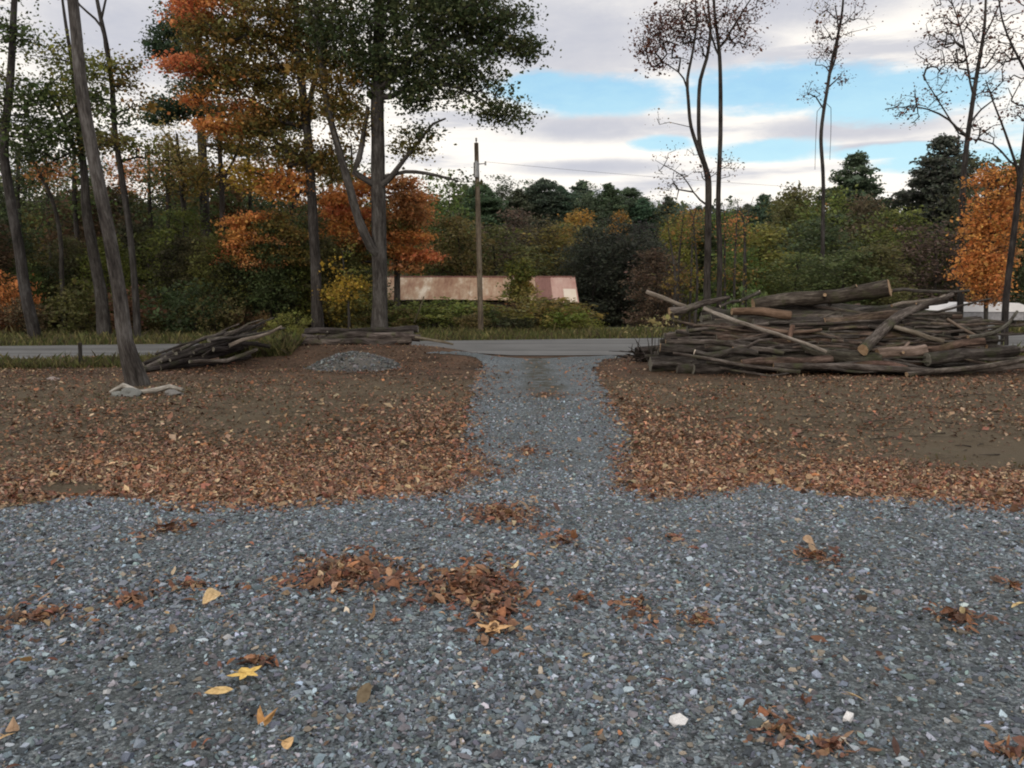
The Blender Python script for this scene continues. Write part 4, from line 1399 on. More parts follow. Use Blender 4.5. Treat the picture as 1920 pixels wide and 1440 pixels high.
# named individuals along the middle distance: kind, px, top y, depth, colour, widen, label
IND = [
    ('d', 830, 338, 58, 'green', 0.9, 'tall green tree turning yellow right of the oak'),
    ('d', 860, 400, 55, 'olive', 1.0, 'olive tree behind the power pole'),
    ('d', 935, 432, 60, 'green', 1.3, 'dull green tree above the rusty roof right of pole'),
    ('d', 1085, 398, 75, 'yellow', 1.0, 'yellow topped tree below the far pines at centre'),
    ('d', 1040, 425, 66, 'olive', 1.2, 'olive tree above the middle of the rusty roof'),
    ('d', 1160, 395, 82, 'orange', 0.6, 'small orange tree showing below the far pines'),
    ('d', 1130, 455, 62, 'olive', 1.1, 'low brownish green tree above the right roof end'),
    ('d', 1265, 425, 62, 'ygreen', 0.9, 'yellowish green tree just left of the twin stemmed tree'),
    ('d', 1290, 400, 78, 'yellow', 0.7, 'narrow yellow tree behind the twin stemmed tree'),
    ('d', 1236, 466, 47, 'russet', 0.8, 'russet brown thin leaved tree at the left end of log pile'),
    ('p', 1432, 362, 85, 'pine', 1.1, 'small dark conifer peaking right of the straight slender tree'),
    ('d', 1430, 428, 50, 'ygreen', 1.1, 'light yellow green tree behind the middle of log pile'),
    ('d', 1385, 470, 48, 'green', 0.8, 'lower yellow green tree just right of the slender trunks'),
    ('d', 1500, 345, 66, 'green', 1.1, 'rounded green tree left of the tall right pines'),
    ('p', 1606, 284, 66, 'pine', 1.25, 'broad pointed pine standing above the log pile'),
    ('d', 1625, 372, 58, 'russet', 0.9, 'russet bare tipped tree in front of the broad pine'),
    ('d', 1540, 410, 54, 'darkgreen', 1.2, 'dark green bushy tree at the foot of vine tree'),
    ('p', 1772, 250, 60, 'pine', 1.35, 'tallest ragged pine behind the wide branched bare tree'),
    ('d', 1690, 400, 50, 'green', 1.1, 'bright green tree below the tallest pine'),
    ('d', 1650, 460, 44, 'green', 1.1, 'low green tree right behind the top log of the pile'),
    ('d', 1745, 430, 47, 'russet', 1.0, 'brownish thin tree left of the orange tree'),
    ('d', 1580, 470, 44, 'green', 1.2, 'low green tree behind the middle right of pile'),
    ('d', 1500, 480, 46, 'green', 1.1, 'low leafy tree behind the top of log pile'),
    ('d', 1475, 374, 72, 'green', 1.2, 'green tree left of the rounded green tree'),
    ('d', 1560, 366, 62, 'green', 1.1, 'green tree between the lone vine tree and broad pine'),
    ('d', 1700, 362, 64, 'darkgreen', 1.2, 'dark green tree filling the gap between the two tall pines'),
    ('d', 1845, 306, 50, 'darkgreen', 0.9, 'dark green tree rising behind the top of the orange tree'),
    ('d', 1920, 300, 52, 'darkgreen', 1.1, 'dark green tree behind the right edge'),
]
for i, (kd, px, yt, Y, cn, wd, lab) in enumerate(IND):
    loc, H = by_top(px, yt, Y)
    plant(PIN if kd == 'p' else DEC, 1 if kd == 'p' else i, 'pine_tree' if kd == 'p' else 'broadleaf_tree', lab, 'tree', 'trees beyond the road', loc, H, COLS[cn], wd * (1.0 if kd == 'p' else 10 / max(H, 6) * 1.0))

for i, (px, yt, Y) in enumerate(((1096, 452, 58), (1118, 430, 54), (1140, 442, 60), (1158, 415, 56), (1182, 440, 53), (1204, 425, 60), (1222, 452, 55))):
    loc, H = by_top(px, yt, Y)
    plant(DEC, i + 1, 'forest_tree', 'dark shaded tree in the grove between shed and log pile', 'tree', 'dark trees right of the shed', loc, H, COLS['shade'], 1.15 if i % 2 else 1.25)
for i, px in enumerate((1262, 1276, 1292, 1303, 1364, 1377, 1390, 1402)):
    tree('slim_tree', 'slim grey trunk standing in the thicket under the twin stemmed tree', 42 + (i * 7) % 5,
         [[(px, 596, 2.8), (px + (4, -5, 1)[i % 3], 520, 2.2), (px + (-6, 7, 3, -2)[i % 4], 440 - (i * 37) % 40, 1.2), (px + (-12, 11)[i % 2], 360 - (i * 53) % 50 + 30, 0.3)]],
         [(px, 430, 22, 40, 18, ('olive', 'ygreen', 'rust')[i % 3], 0.7), (px, 520, 26, 30, 10, 'olive', 0.6)],
         nl=18, cr=0.3, ls=0.14, tip_r=0.006, seed=140 + i, group='slim trunks under the twin stemmed tree', barkcol=(1.0, 1.0, 1.05), sides=7)

# far pines along the ridge
PX = [872, 900, 918, 948, 972, 1000, 1022, 1050, 1066, 1092, 1110, 1140, 1160, 1182, 1205, 1225, 1252, 1275]
PT = [350, 342, 360, 338, 356, 346, 336, 350, 362, 340, 352, 346, 368, 352, 374, 382, 370, 388]
for i, (px, yt) in enumerate(zip(PX, PT)):
    loc, H = by_top(px, yt, random.uniform(98, 116))
    plant(FARPIN, i * 7 // 3, 'pine_tree', 'dark pine in the far treeline above the rusty roofed shed', 'tree', 'far pines above the shed', loc, H, COLS['pine'], random.uniform(0.95, 1.4))
for i, (px, yt) in enumerate(((1310, 388), (1345, 392), (1375, 380), (1400, 384), (1460, 376), (1475, 392))):
    loc, H = by_top(px, yt, random.uniform(98, 112))
    plant(FARPIN, i + 1, 'pine_tree', 'dark far conifer in the low gap between the slender trunks and right pines', 'tree', 'far conifers in the gap', loc, H, COLS['pine'], 1.1)

# the shaded mass of the wood behind everything
r3 = random.Random(5)
LEFTC = ['darkgreen', 'olive', 'darkgreen', 'brown', 'green', 'darkgreen', 'rust', 'olive']
for i in range(60):
    px = -490 + i * 19.5 + r3.uniform(-12, 12)
    Y = r3.uniform(47, 74)
    yt = r3.uniform(325, 400) if px < 560 else r3.uniform(370, 430)
    loc, H = by_top(px, yt, Y)
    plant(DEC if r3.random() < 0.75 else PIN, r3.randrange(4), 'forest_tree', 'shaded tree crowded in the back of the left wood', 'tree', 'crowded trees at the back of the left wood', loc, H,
          [c_ * 0.75 for c_ in COLS[r3.choice(LEFTC)]], 1.0)  # leaf colour scaled down, the wood's shade put into it
for i in range(54):
    px = 800 + i * 32 + r3.uniform(-12, 12)
    Y = r3.uniform(66, 92)
    yt = r3.uniform(395, 455)
    loc, H = by_top(px, yt, Y)
    plant(DEC if r3.random() < 0.7 else PIN, r3.randrange(4), 'forest_tree', 'dull green tree massed between the road and the far treeline', 'tree', 'massed trees beyond the road', loc, H,
          COLS[r3.choice(['darkgreen', 'pine', 'darkgreen', 'green', 'russet', 'darkgreen'])], 1.2)
# understorey
US = ['green', 'olive', 'darkgreen', 'brown', 'rust', 'olive', 'green', 'yellow']
for i in range(46):
    px = -90 + i * 18.5 + r3.uniform(-10, 10)
    if 715 < px:
        break
    Y = r3.uniform(35.5, 46)
    loc, H = by_top(px, r3.uniform(520, 590), Y)
    plant(SHR, i, 'forest_shrub', 'low shaded shrub in the undergrowth of the left wood', 'shrub', 'undergrowth shrubs of the left wood', loc, max(0.7, H), [c_ * 0.75 for c_ in COLS[r3.choice(US)]], 1.1, ('stem', 'foliage'))  # foliage colour dimmed to carry the undergrowth's shade
NAMED_SHRUB = [
    (450, 578, 37.5, 'brown', 0.8, 'brown bush left of the pale log tip'), (492, 584, 37, 'brown', 0.6, 'small brownish bush just above the pale log tip'),
    (540, 585, 34.0, 'ygreen', 0.9, 'green weedy bush at the left end of the log stack'),
    (10, 515, 37, 'orange', 1.0, 'orange bush at the far left edge of wood'), (44, 560, 36, 'brown', 1.0, 'brown bush beside the far left trunk'),
    (815, 572, 40.5, 'ygreen', 1.1, 'yellow green shrub left of the power pole'), (850, 560, 41.5, 'ygreen', 1.0, 'leafy green shrub touching the power pole'),
    (770, 566, 40, 'olive', 1.0, 'olive weedy shrub right of the oak foot'), (745, 580, 39.5, 'brown', 1.0, 'brownish weeds against the oak foot'),
    (925, 575, 41.5, 'green', 1.1, 'green shrub just right of the power pole'), (955, 570, 43, 'rust', 0.9, 'rusty leaved shrub under the roof eave'),
    (1000, 556, 41, 'ygreen', 1.2, 'rounded green shrub under the roof sapling'), (1040, 562, 40, 'ygreen', 1.1, 'green shrub in the middle of right clump'),
    (1068, 576, 39, 'ygreen', 1.1, 'pale green drooping shrub at the right roof end'), (1098, 604, 38, 'ygreen', 1.0, 'low pale green shrub trailing off onto the lawn'),
    (975, 590, 39, 'darkgreen', 1.0, 'dark green shrub at the road edge'), (885, 588, 39, 'olive', 1.0, 'olive shrub at the foot of the power pole'),
    (1415, 540, 27, 'green', 0.5, 'green sprig growing up behind the pale cut stub'),
]
for i, (px, yt, Y, cn, wd, lab) in enumerate(NAMED_SHRUB):
    loc, H = by_top(px, yt, Y)
    plant(SHR, i, 'shrub', lab, 'shrub', 'shrubs along the road', loc, max(0.6, H), COLS[cn], wd * 2.0 / max(1.6, H) * (1.6 if 730 < px < 1110 else 0.95), ('stem', 'foliage'))

tree('sapling', 'upright yellow green sapling in front of the rusty roof', 45.0,
     [[(978, 618, 3), (977, 570, 2.6), (976, 530, 2), (978, 500, 1.2)], [(977, 540, 1.6), (965, 510, 1.2), (958, 495, 0.8)]],
     [(978, 548, 32, 20, 40, 'pale'), (970, 545, 30, 20, 40, 'ygreen'), (978, 515, 24, 20, 44, 'ygreen'), (960, 500, 10, 12, 8, 'ygreen', .8), (985, 493, 10, 8, 7, 'ygreen', .8), (990, 535, 14, 20, 16, 'yellow', .7)],
     nl=24, cr=0.17, ls=0.15, tip_r=0.006, seed=31)

for i in range(26):
    px = -60 + i * 29 + r3.uniform(-12, 12)
    Y = r3.uniform(38, 46)
    loc, H = by_top(px, r3.uniform(400, 500), Y)
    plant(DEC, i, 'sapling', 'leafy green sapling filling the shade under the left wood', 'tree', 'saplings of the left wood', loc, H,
          [c_ * 0.6 for c_ in COLS[r3.choice(['green', 'olive', 'darkgreen', 'green', 'olive', 'ygreen', 'brown'])]], 1.1)  # leaf colour darkened to paint the shade under the wood

# distant wooded hillside, one mass
hm = MB()
r4 = np.random.default_rng(77)
for pal, n in (('pine', 900), ('green', 500), ('olive', 250), ('rust', 120)):
    x = r4.uniform(-150, 150, n)
    y = r4.uniform(112, 190, n)
    cen = []
    for a, b in zip(x, y):
        z = float(terrain(a, b))
        k = r4.integers(4, 7)
        h = r4.uniform(3.5, 6.0)
        t = r4.random(k)
        cen.append(np.stack((a + r4.normal(0, 1.2, k) * (1.1 - t), b + r4.normal(0, 1.2, k) * (1.1 - t), z + h * t), 1))
    leaves_at(hm, np.concatenate(cen), 0.8, 16, 0.75, pal, r4, 0.7)
o = link('distant_woods', hm.build('distant_woods', smooth=False), LEAF)
tag(o, 'dark wooded hillside closing the view behind the trees', 'woods', kind='stuff')

# grass
gm = MB()
r5 = np.random.default_rng(88)


def blades(n, xlo, xhi, ylo, yhi, h, cols, test=None):
    x = r5.uniform(xlo, xhi, n)
    y = r5.uniform(ylo, yhi, n)
    k = (bumps(x * 1.5, y * 2) > r5.normal(-0.15, 0.25, n))
    if test is not None:
        k &= test(x, y)
    x, y = x[k], y[k]
    n = len(x)
    z = terrain(x, y)
    a = r5.uniform(0, 6.28, n)
    hh = h * r5.lognormal(0, 0.35, n)
    wd = 0.014 + 0.05 * hh
    d = np.stack((np.cos(a), np.sin(a), np.zeros(n)), 1)
    ln = r5.normal(0, 0.35, (n, 2)) * hh[:, None]
    p = np.stack((x, y, z), 1)
    t = p + np.column_stack((ln, hh))
    m = p + np.column_stack((ln * 0.3, hh * 0.6))
    V = np.stack((p - d * wd[:, None], p + d * wd[:, None], m + d * wd[:, None] * 0.7, t), 1).reshape(-1, 3)
    c = np.array(cols)[r5.integers(0, len(cols), n)] * r5.lognormal(0, 0.25, (n, 1))
    gm.add(V, np.arange(n * 4).reshape(n, 4), np.clip(np.repeat(c, 4, 0), 0.01, 0.6))


GC = [(0.07, 0.085, 0.028), (0.11, 0.115, 0.04), (0.16, 0.14, 0.06), (0.09, 0.075, 0.04)]
blades(26000, -20, -9.2, 21.8, 24.0, 0.13, GC, lambda x, y: y < 24.6 + 0.085 * x)
blades(70000, -26, 27, 28.2, 38.5, 0.16, GC, lambda x, y: y > 32.4 + 0.18 * np.clip(x, -25, 20))
blades(9000, -8.2, -6.2, 23.2, 24.4, 0.20, GC)
blades(5000, 12.0, 16, 21.5, 25.5, 0.2, GC)
blades(16000, -17, 17, 8.5, 22, 0.035, [(0.09, 0.09, 0.04), (0.14, 0.12, 0.06), (0.11, 0.085, 0.05)], lambda x, y: (np.abs(x - 0.9) > 2.4) & (fbm(x * 0.1, y * 0.12) > 0.1))
o = link('grass', gm.build('grass', smooth=False), LEAF)
tag(o, 'short rough grass on the road verges', 'grass', kind='stuff')


# ------------------------------------------------------------------ logs
def log(name, label, pts, rad, seed, mat=LOGBARK, endmat=CUT, color=(1, 1, 1), group=None, ends=None, cat='log', sides=12, lump=0.11, stubs=0, cutlabel=None):
    """pts world points. ends: None = plain ends in the same mesh; 'a'/'b' = that end gets its own cut_end child"""
    rad = np.asarray(rad, float) * (0.86 if cat == 'log' else 1.0)
    pts, rad = resample(pts, rad, 0.3)
    r_ = np.random.default_rng(seed)
    tt = np.linspace(0, 1, len(pts))[:, None]
    bend = r_.normal(0, 0.026, (2, 3))
    jit = r_.normal(0, 0.009, pts.shape) + np.sin(tt * 6.283) * bend[0] + np.sin(tt * 9.42 + 1) * bend[1] * 0.5 * (np.sin(tt * 3.1416))
    jit[0] = jit[-1] = 0
    pts = pts + jit
    mb = MB()
    mb.tube(pts, rad, sides, True, 1, lump, (1, 1, 1), seed)
    for k in range(stubs):
        i = r_.integers(2, max(3, len(pts) - 2))
        i = min(i, len(pts) - 1)
        d = r_.normal(0, 1, 3)
        d[2] = abs(d[2])
        d /= np.linalg.norm(d)
        L = rad[i] * r_.uniform(1.5, 3.0)
        mb.tube([pts[i], pts[i] + d * L], [rad[i] * 0.35, rad[i] * 0.25], 6, True, 1)
    org = pts[0].copy()
    o = link(name, mb.build(name, org), [mat, endmat], loc=org, color=color)
    tag(o, label, cat, group)
    if ends:
        e = 0 if ends == 'a' else -1
        t = (pts[0] - pts[1]) if ends == 'a' else (pts[-1] - pts[-2])
        t = t / np.linalg.norm(t)
        cb = MB()
        R = rad[e] * 0.97
        cb.tube([pts[e] - t * 0.01, pts[e] + t * 0.006], [R, R * 0.985], 16, True, None, 0.03, seed=seed)
        c = link('cut_end', cb.build('cut_end', org), endmat, o)
        if cutlabel:
            c['label'] = cutlabel
    return o


def pile_Y(y):
    return 19.9 + (700 - y) / 160 * 2.4


def plog(px_pts, rpx, label, seed, dY=0.0, group='logs in the big pile', **kw):
    pts, rad = [], []
    for i, (a, b) in enumerate(px_pts):
        Y = pile_Y(b) + (dY[i] if isinstance(dY, (list, tuple)) else dY)
        pts.append(P(a, b, Y))
        r = rpx[i] if isinstance(rpx, (list, tuple)) else rpx
        rad.append(r * Y / FPX)
    pts = np.array(pts)
    gz = terrain(pts[:, 0], pts[:, 1])
    pts[:, 2] = np.maximum(pts[:, 2], gz + np.array(rad) * 0.7)
    return log(kw.pop('name', 'log'), label, pts, rad, seed, group=group, **kw)


S1, S2, S3 = (1, 1, 1), (0.7, 0.68, 0.68), (1.35, 1.3, 1.28)
plog([(1319, 578), (1430, 618), (1550, 660)], [4.6, 4.4, 3.6], 'long pale barkless pole slanting down across the front of pile', 501, -0.55, mat=STRIPPED, name='pole_log', color=(1.05, 1.05, 1.05))
plog([(1212, 547), (1245, 560), (1300, 580)], [4.5, 5, 5], 'grey pole poking out furthest up at the left top of pile', 502, -0.2, mat=STRIPPED, color=(0.75, 0.72, 0.68))
plog([(1255, 584), (1300, 574), (1368, 558)], [8.5, 8, 4], 'brown log tilted up to the right at the left top', 503, -0.3, color=S3, ends='a', endmat=CUT)
plog([(1350, 574), (1390, 562), (1424, 548)], [3, 3.5, 4.5], 'thin branch ending in a bright white cut stub', 504, -0.15, ends='b', endmat=PALECUT, cutlabel='bright white cut end', stubs=1)
plog([(1412, 571), (1470, 562), (1570, 555), (1668, 540)], [13, 14, 16, 19], 'thick mossy log topmost of the pile with a tan cut end', 505, [0.2, 0.1, -0.3, -1.1], ends='b', endmat=CUT, color=(1.15, 1.1, 1.0), cutlabel='tan cut end', stubs=2, sides=16)
plog([(1672, 545), (1740, 546), (1818, 545)], [4, 3.5, 3], 'thin straight pole sticking out right of the topmost log', 506, 0.1)
plog([(1672, 573), (1716, 567), (1772, 554)], [3.5, 4.5, 3], 'pale grey branch lying under the topmost log end', 507, -0.25, mat=STRIPPED, color=(0.8, 0.78, 0.76))
plog([(1618, 656), (1650, 622), (1690, 590), (1730, 572), (1786, 552)], [12, 11, 10, 8, 5], 'bent grey limb climbing diagonally across the right of pile', 508, [-0.7, -0.5, -0.35, -0.3, -0.2], color=S3, stubs=1)
plog([(1372, 584), (1430, 586), (1482, 592)], [8, 10, 9], 'orange brown stripped log under the topmost log', 509, -0.2, mat=STRIPPED, color=(0.62, 0.46, 0.36))
plog([(1545, 604), (1620, 597), (1690, 590)], [9, 11, 10], 'tan brown log level with the middle of the bent limb', 510, -0.1, color=(1.5, 1.25, 1.05))
plog([(1676, 613), (1720, 626), (1770, 640)], [4.5, 5, 5], 'pale stick slanting down right of the bent limb', 511, -0.4, mat=STRIPPED, color=(0.7, 0.68, 0.62))
plog([(1776, 598), (1806, 616), (1836, 632)], [3.4, 3.4, 3], 'thin pale stick slanting down below the white trailer', 512, -0.3, mat=STRIPPED, color=(0.75, 0.66, 0.6))
plog([(1815, 632), (1862, 624), (1892, 606), (1907, 584)], [4.5, 4.2, 3.8, 3], 'thin branch curving upward at the right end of pile', 513, -0.35, color=(1.4, 1.5, 1.4))
plog([(1645, 664), (1690, 660), (1735, 655)], [11, 12, 11], 'pinkish peeled log with mottled pale patches', 514, -0.3, mat=STRIPPED, color=(0.85, 0.72, 0.68), stubs=2, lump=0.14)
plog([(1732, 656), (1790, 648), (1845, 640)], [8, 9, 8], 'red brown log running right from the pinkish peeled log', 515, -0.25, color=(1.4, 1.05, 0.9))
plog([(1738, 674), (1800, 667), (1905, 658)], [15, 15, 13], 'thick dark log showing a grey green cut face', 516, -0.25, ends='a', endmat=GREYCUT, color=S2, cutlabel='grey green weathered cut face', sides=16)
plog([(1450, 686), (1580, 690), (1720, 695), (1940, 684)], [6, 7, 7, 6], 'long grey pole along the very bottom right of pile', 517, -0.2, color=S3)
plog([(1700, 702), (1800, 692), (1925, 674)], [6, 6, 5], 'grey pole rising right over the bottom right poles', 518, -0.35, color=(1.5, 1.45, 1.4))
plog([(1262, 662), (1320, 671), (1378, 683), (1500, 697)], [3.5, 4, 4, 4], 'thin pole sagging along the bottom left of pile', 519, -0.35, color=S3)
plog([(1248, 640), (1330, 642), (1408, 652), (1470, 662)], [5, 6, 6, 5], 'long grey brown pole along the lower left front', 520, -0.3, color=S3)
plog([(1374, 653), (1448, 636)], [3.5, 3], 'short thin stick crossing the lower left front', 521, -0.45, color=S3)
plog([(1302, 660), (1350, 661), (1420, 662)], [6, 7, 7], 'short log with a white split end low on the left', 522, -0.32, ends='a', endmat=PALECUT, cutlabel='white split end')
plog([(1238, 652), (1300, 652), (1380, 656)], [10, 10, 9], 'log with a ragged tan end at the lower left corner', 523, -0.1, ends='a', endmat=CUT, cutlabel='ragged tan end')
plog([(1395, 608), (1460, 622), (1540, 618)], [4, 4.5, 3.5], 'thin pinkish stick crossing the middle of the pile', 524, -0.35, mat=STRIPPED, color=(0.7, 0.55, 0.48))
plog([(1480, 637), (1486, 612)], [5.5, 5], 'short upright broken stub in the middle of pile', 525, -0.5, mat=STRIPPED, color=(0.6, 0.42, 0.36))
plog([(1500, 648), (1560, 668), (1650, 672)], [9, 13, 13], 'grey green log low in the middle of the front', 526, -0.2, color=(1.1, 1.15, 1.0))
plog([(1390, 680), (1480, 677), (1560, 672)], [7, 9, 9], 'brown log low on the front left of middle', 527, -0.2, color=(1.4, 1.1, 1.0))
plog([(1560, 688), (1640, 684), (1700, 690)], [8, 9, 7], 'red brown log at the bottom middle of pile', 528, -0.15, color=(1.5, 1.05, 0.95))
plog([(1850, 650), (1900, 655), (1960, 668)], [5, 5, 5], 'crooked branch dropping to the right end ground', 529, -0.1, color=S1, stubs=2)
# the body of the pile: brown logs laid side by side
rr = random.Random(9)
for i in range(100):
    lay = i % 8
    yb = 690 - lay * 14.5 + rr.uniform(-5, 5)
    sh = 690 - yb
    x0 = rr.uniform(1196 + sh * 0.75, 1540)
    x1 = min(x0 + rr.uniform(230, 430), 1975 - sh * 1.9)
    tilt = rr.choice([rr.uniform(-8, 8), rr.uniform(-16, 16), rr.uniform(-26, 26)])
    r0 = rr.choice([4, 5, 7, 9, 11, 13, 15, 17])
    c_ = rr.choice([S1, S1, S2, (1.5, 1.2, 1.05), (0.9, 0.9, 0.85), (1.7, 1.62, 1.55), (1.3, 1.3, 1.2)])
    plog([(x0, yb - tilt), ((x0 + x1) / 2, yb + rr.uniform(-4, 4)), (x1, yb + tilt)], [r0, r0 * 1.0, r0 * 0.75], 'brown log buried in the body of the big log pile', 1560 + i,
         0.1 + rr.uniform(0, 1.3), color=c_, endmat=GREYCUT, stubs=rr.choice([0, 0, 1]), sides=10, group='logs buried in the big pile')
for i in range(70):
    x0 = rr.uniform(1225, 1790)
    yb = rr.uniform(590, 690)
    plog([(x0, yb), (x0 + rr.uniform(80, 120), yb + (dd := rr.uniform(-34, 34)) * 0.5 + rr.uniform(-4, 4)), (x0 + rr.uniform(150, 240), min(692, yb + dd))], [rr.uniform(2.2, 4.6), 3, 1.4], 'thin stick lying among the logs of the big pile', 640 + i,
         rr.uniform(-0.25, 0.0), endmat=GREYCUT, color=rr.choice([S3, (1.5, 1.3, 1.2), S1]), sides=7, group='sticks in the big pile')

# root clump and brush at the left end of the pile
c0 = G(1205, 680)
root = empty('root_clump', c0, 'dark tangled root clump at the left foot of log pile', 'root clump')
mb = MB()
r6 = np.random.default_rng(66)
for k in range(46):
    q = r6.normal(0, 1, 3)
    q /= np.linalg.norm(q)
    q[2] = abs(q[2]) * 0.6
    a = np.array((0.05, 0.3, 0.14)) + r6.normal(0, 0.1, 3) * np.array((1.6, 1, 0.6))
    L = r6.uniform(0.2, 0.55)
    p3, r3_ = resample([a, a + q * L * 0.5 + r6.normal(0, .08, 3), a + q * L * np.array((1.3, 0.7, 0.7)) + r6.normal(0, .14, 3)], [r6.uniform(.02, .045), 0.018, 0.006], 0.1)
    p3[:, 2] = np.maximum(p3[:, 2], 0.02)
    mb.tube(p3, r3_, 6, True, None, 0.1, seed=k)
mb.tube([np.array((-0.1, 0.35, 0.15)), np.array((0.6, 0.5, 0.25))], [0.22, 0.2], 12, True, None, 0.15, seed=4)
link('roots', mb.build('roots'), LOGBARK, root, color=(0.55, 0.5, 0.5))
c0 = P(1232, 612, 20.9)
zg = float(terrain(c0[0], c0[1]))
root = empty('brush', (c0[0], c0[1], zg), 'pale leafed brushy twigs above the root clump', 'brush')
tb, lb = MB(), MB()
st = []
for k in range(9):
    e = np.array((r6.normal(0, 0.28), r6.normal(0, 0.15), c0[2] - zg + r6.uniform(-0.15, 0.2)))
    p3, r3_ = resample([np.array((r6.normal(0, .12), 0, 0.0)), e * 0.6 + r6.normal(0, .05, 3), e], [0.014, 0.009, 0.004], 0.15)
    tb.tube(p3, r3_, 5, False)
    st.append(e)
leaves_at(lb, np.array(st), 0.10, 12, 0.075, 'pale', r6, 0.8)
link('twigs', tb.build('twigs'), BARK, root)
link('dry_leaves', lb.build('dry_leaves', smooth=False), LEAF, root, color=(0.9, 0.95, 1.1))


def slog(px_pts, rpx, label, seed, Y0, slope, group, **kw):
    pts, rad = [], []
    for i, (a, b) in enumerate(px_pts):
        Y = Y0 + slope * (a - px_pts[0][0])
        pts.append(P(a, b, Y))
        r = rpx[i] if isinstance(rpx, (list, tuple)) else rpx
        rad.append(r * Y / FPX)
    pts = np.array(pts)
    pts[:, 2] = np.maximum(pts[:, 2], terrain(pts[:, 0], pts[:, 1]) + np.array(rad) * 0.6)
    kw.setdefault('endmat', GREYCUT)
    return log('log', label, pts, rad, seed, group=group, **kw)


LP = 'logs in the small left pile'
LS = 0.012
DK = (0.62, 0.6, 0.64)
slog([(270, 694), (330, 686), (400, 680), (470, 668)], [6, 7, 6, 5], 'dark bottom log nearest the leaning tree in the left pile', 701, 20.6, LS, LP, color=DK)
slog([(268, 683), (320, 667), (390, 648), (440, 634)], [5, 7, 7, 5], 'long dark upper log of the left pile', 702, 21.2, LS, LP, color=DK)
slog([(274, 690), (305, 677), (360, 664)], [6, 7, 6], 'grey log with a pale worn side at the left end', 703, 20.7, LS, LP, color=(1.5, 1.5, 1.5))
slog([(300, 690), (380, 670), (455, 650)], [7, 8, 6], 'thick dark log in the middle of the left pile', 704, 20.9, LS, LP, color=DK)
slog([(355, 678), (425, 676), (482, 655)], [4, 4.5, 4], 'bent light grey branch along the front of left pile', 705, 20.7, LS, LP, color=(1.7, 1.65, 1.6))
slog([(330, 662), (400, 646), (480, 622)], [7, 8, 4], 'dark grey log along the top of the left pile', 706, 21.6, LS, LP, color=(0.9, 0.9, 0.95))
slog([(430, 648), (480, 632), (528, 612)], [4, 3.5, 2.6], 'pale thin pole rising to the right above left pile', 707, 21.3, LS, LP, mat=STRIPPED, color=(0.85, 0.8, 0.75))
slog([(400, 655), (450, 645), (506, 650)], [5, 5, 4], 'dark crooked log at the right end of left pile', 708, 21.2, LS, LP, color=DK, stubs=2)
slog([(380, 668), (430, 640), (455, 618)], [3, 3, 2], 'thin dark branch sticking up from the left pile', 709, 21.3, LS, LP, color=DK, stubs=1)
slog([(310, 672), (400, 662), (485, 645)], [7, 7, 6], 'dark log hidden in the heart of the left pile', 710, 21.5, LS, LP, color=DK)

for i in range(16):
    x0 = rr.uniform(275, 400)
    yb = 690 - (x0 - 270) * 0.24 - rr.uniform(0, 26)
    L = rr.uniform(80, 150)
    t_ = rr.uniform(0.12, 0.42)
    slog([(x0, yb), (x0 + L / 2, yb - L * t_ / 2 + rr.uniform(-3, 3)), (x0 + L, yb - L * t_)], [rr.uniform(2.5, 5), 3.4, 1.6], 'thin dark stick among the logs of the left pile', 760 + i, 20.8 + rr.uniform(-.1, .9), LS,
         'sticks in the small left pile', color=rr.choice([DK, (0.9, 0.9, 0.92), (1.5, 1.45, 1.4)]), stubs=i % 2, sides=7)
MG = 'logs in the low stack by the road'
for i, (x0, y0, x1, y1, r, dy, col, lab) in enumerate([
    (572, 622, 784, 617, 5.5, 0.2, (0.7, 0.68, 0.7), 'long dark top log of the low stack'),
    (566, 632, 700, 630, 6, 0.1, (1.0, .95, .95), 'brown upper left log of the low stack'),
    (690, 631, 775, 628, 6, 0.05, (1.5, 1.4, 1.4), 'light grey brown log at the upper right of low stack'),
    (558, 641, 690, 640, 6, 0.0, (1.2, 1.1, 1.1), 'grey brown middle left log of the low stack'),
    (640, 641, 772, 637, 5.5, -0.05, (1.35, 1.25, 1.2), 'pale brown middle right log of the low stack'),
    (556, 651, 650, 652, 6, -0.1, (1.3, 1.2, 1.15), 'lowest left log of the low stack'),
    (640, 651, 745, 646, 5.5, -0.1, (1.0, .95, .95), 'lowest right log of the low stack'),
    (742, 628, 788, 634, 6, 0.0, (1.3, 1.2, 1.2), 'short stub log at the right end of low stack'),
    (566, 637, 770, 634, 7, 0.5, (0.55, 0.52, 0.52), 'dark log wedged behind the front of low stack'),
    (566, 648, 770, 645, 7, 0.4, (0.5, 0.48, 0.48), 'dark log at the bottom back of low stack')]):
    slog([(x0, y0), ((x0 + x1) / 2, (y0 + y1) / 2 + 1), (x1, y1)], r * 1.35, lab, 730 + i, 24.6 + dy, 0.0, MG, color=col, stubs=i % 2)
o = slog([(778, 632), (800, 637), (830, 640), (850, 646)], [3, 3.5, 3, 2], 'pale weathered limb on the bank right of low stack', 745, 24.3, 0, None, mat=STRIPPED, color=(0.62, 0.6, 0.5), stubs=1)

# pale branch and stones at the foot of the leaning tree
def gp(px, py, lift):
    p = G(px, py)
    return p + np.array((0, 0, lift))


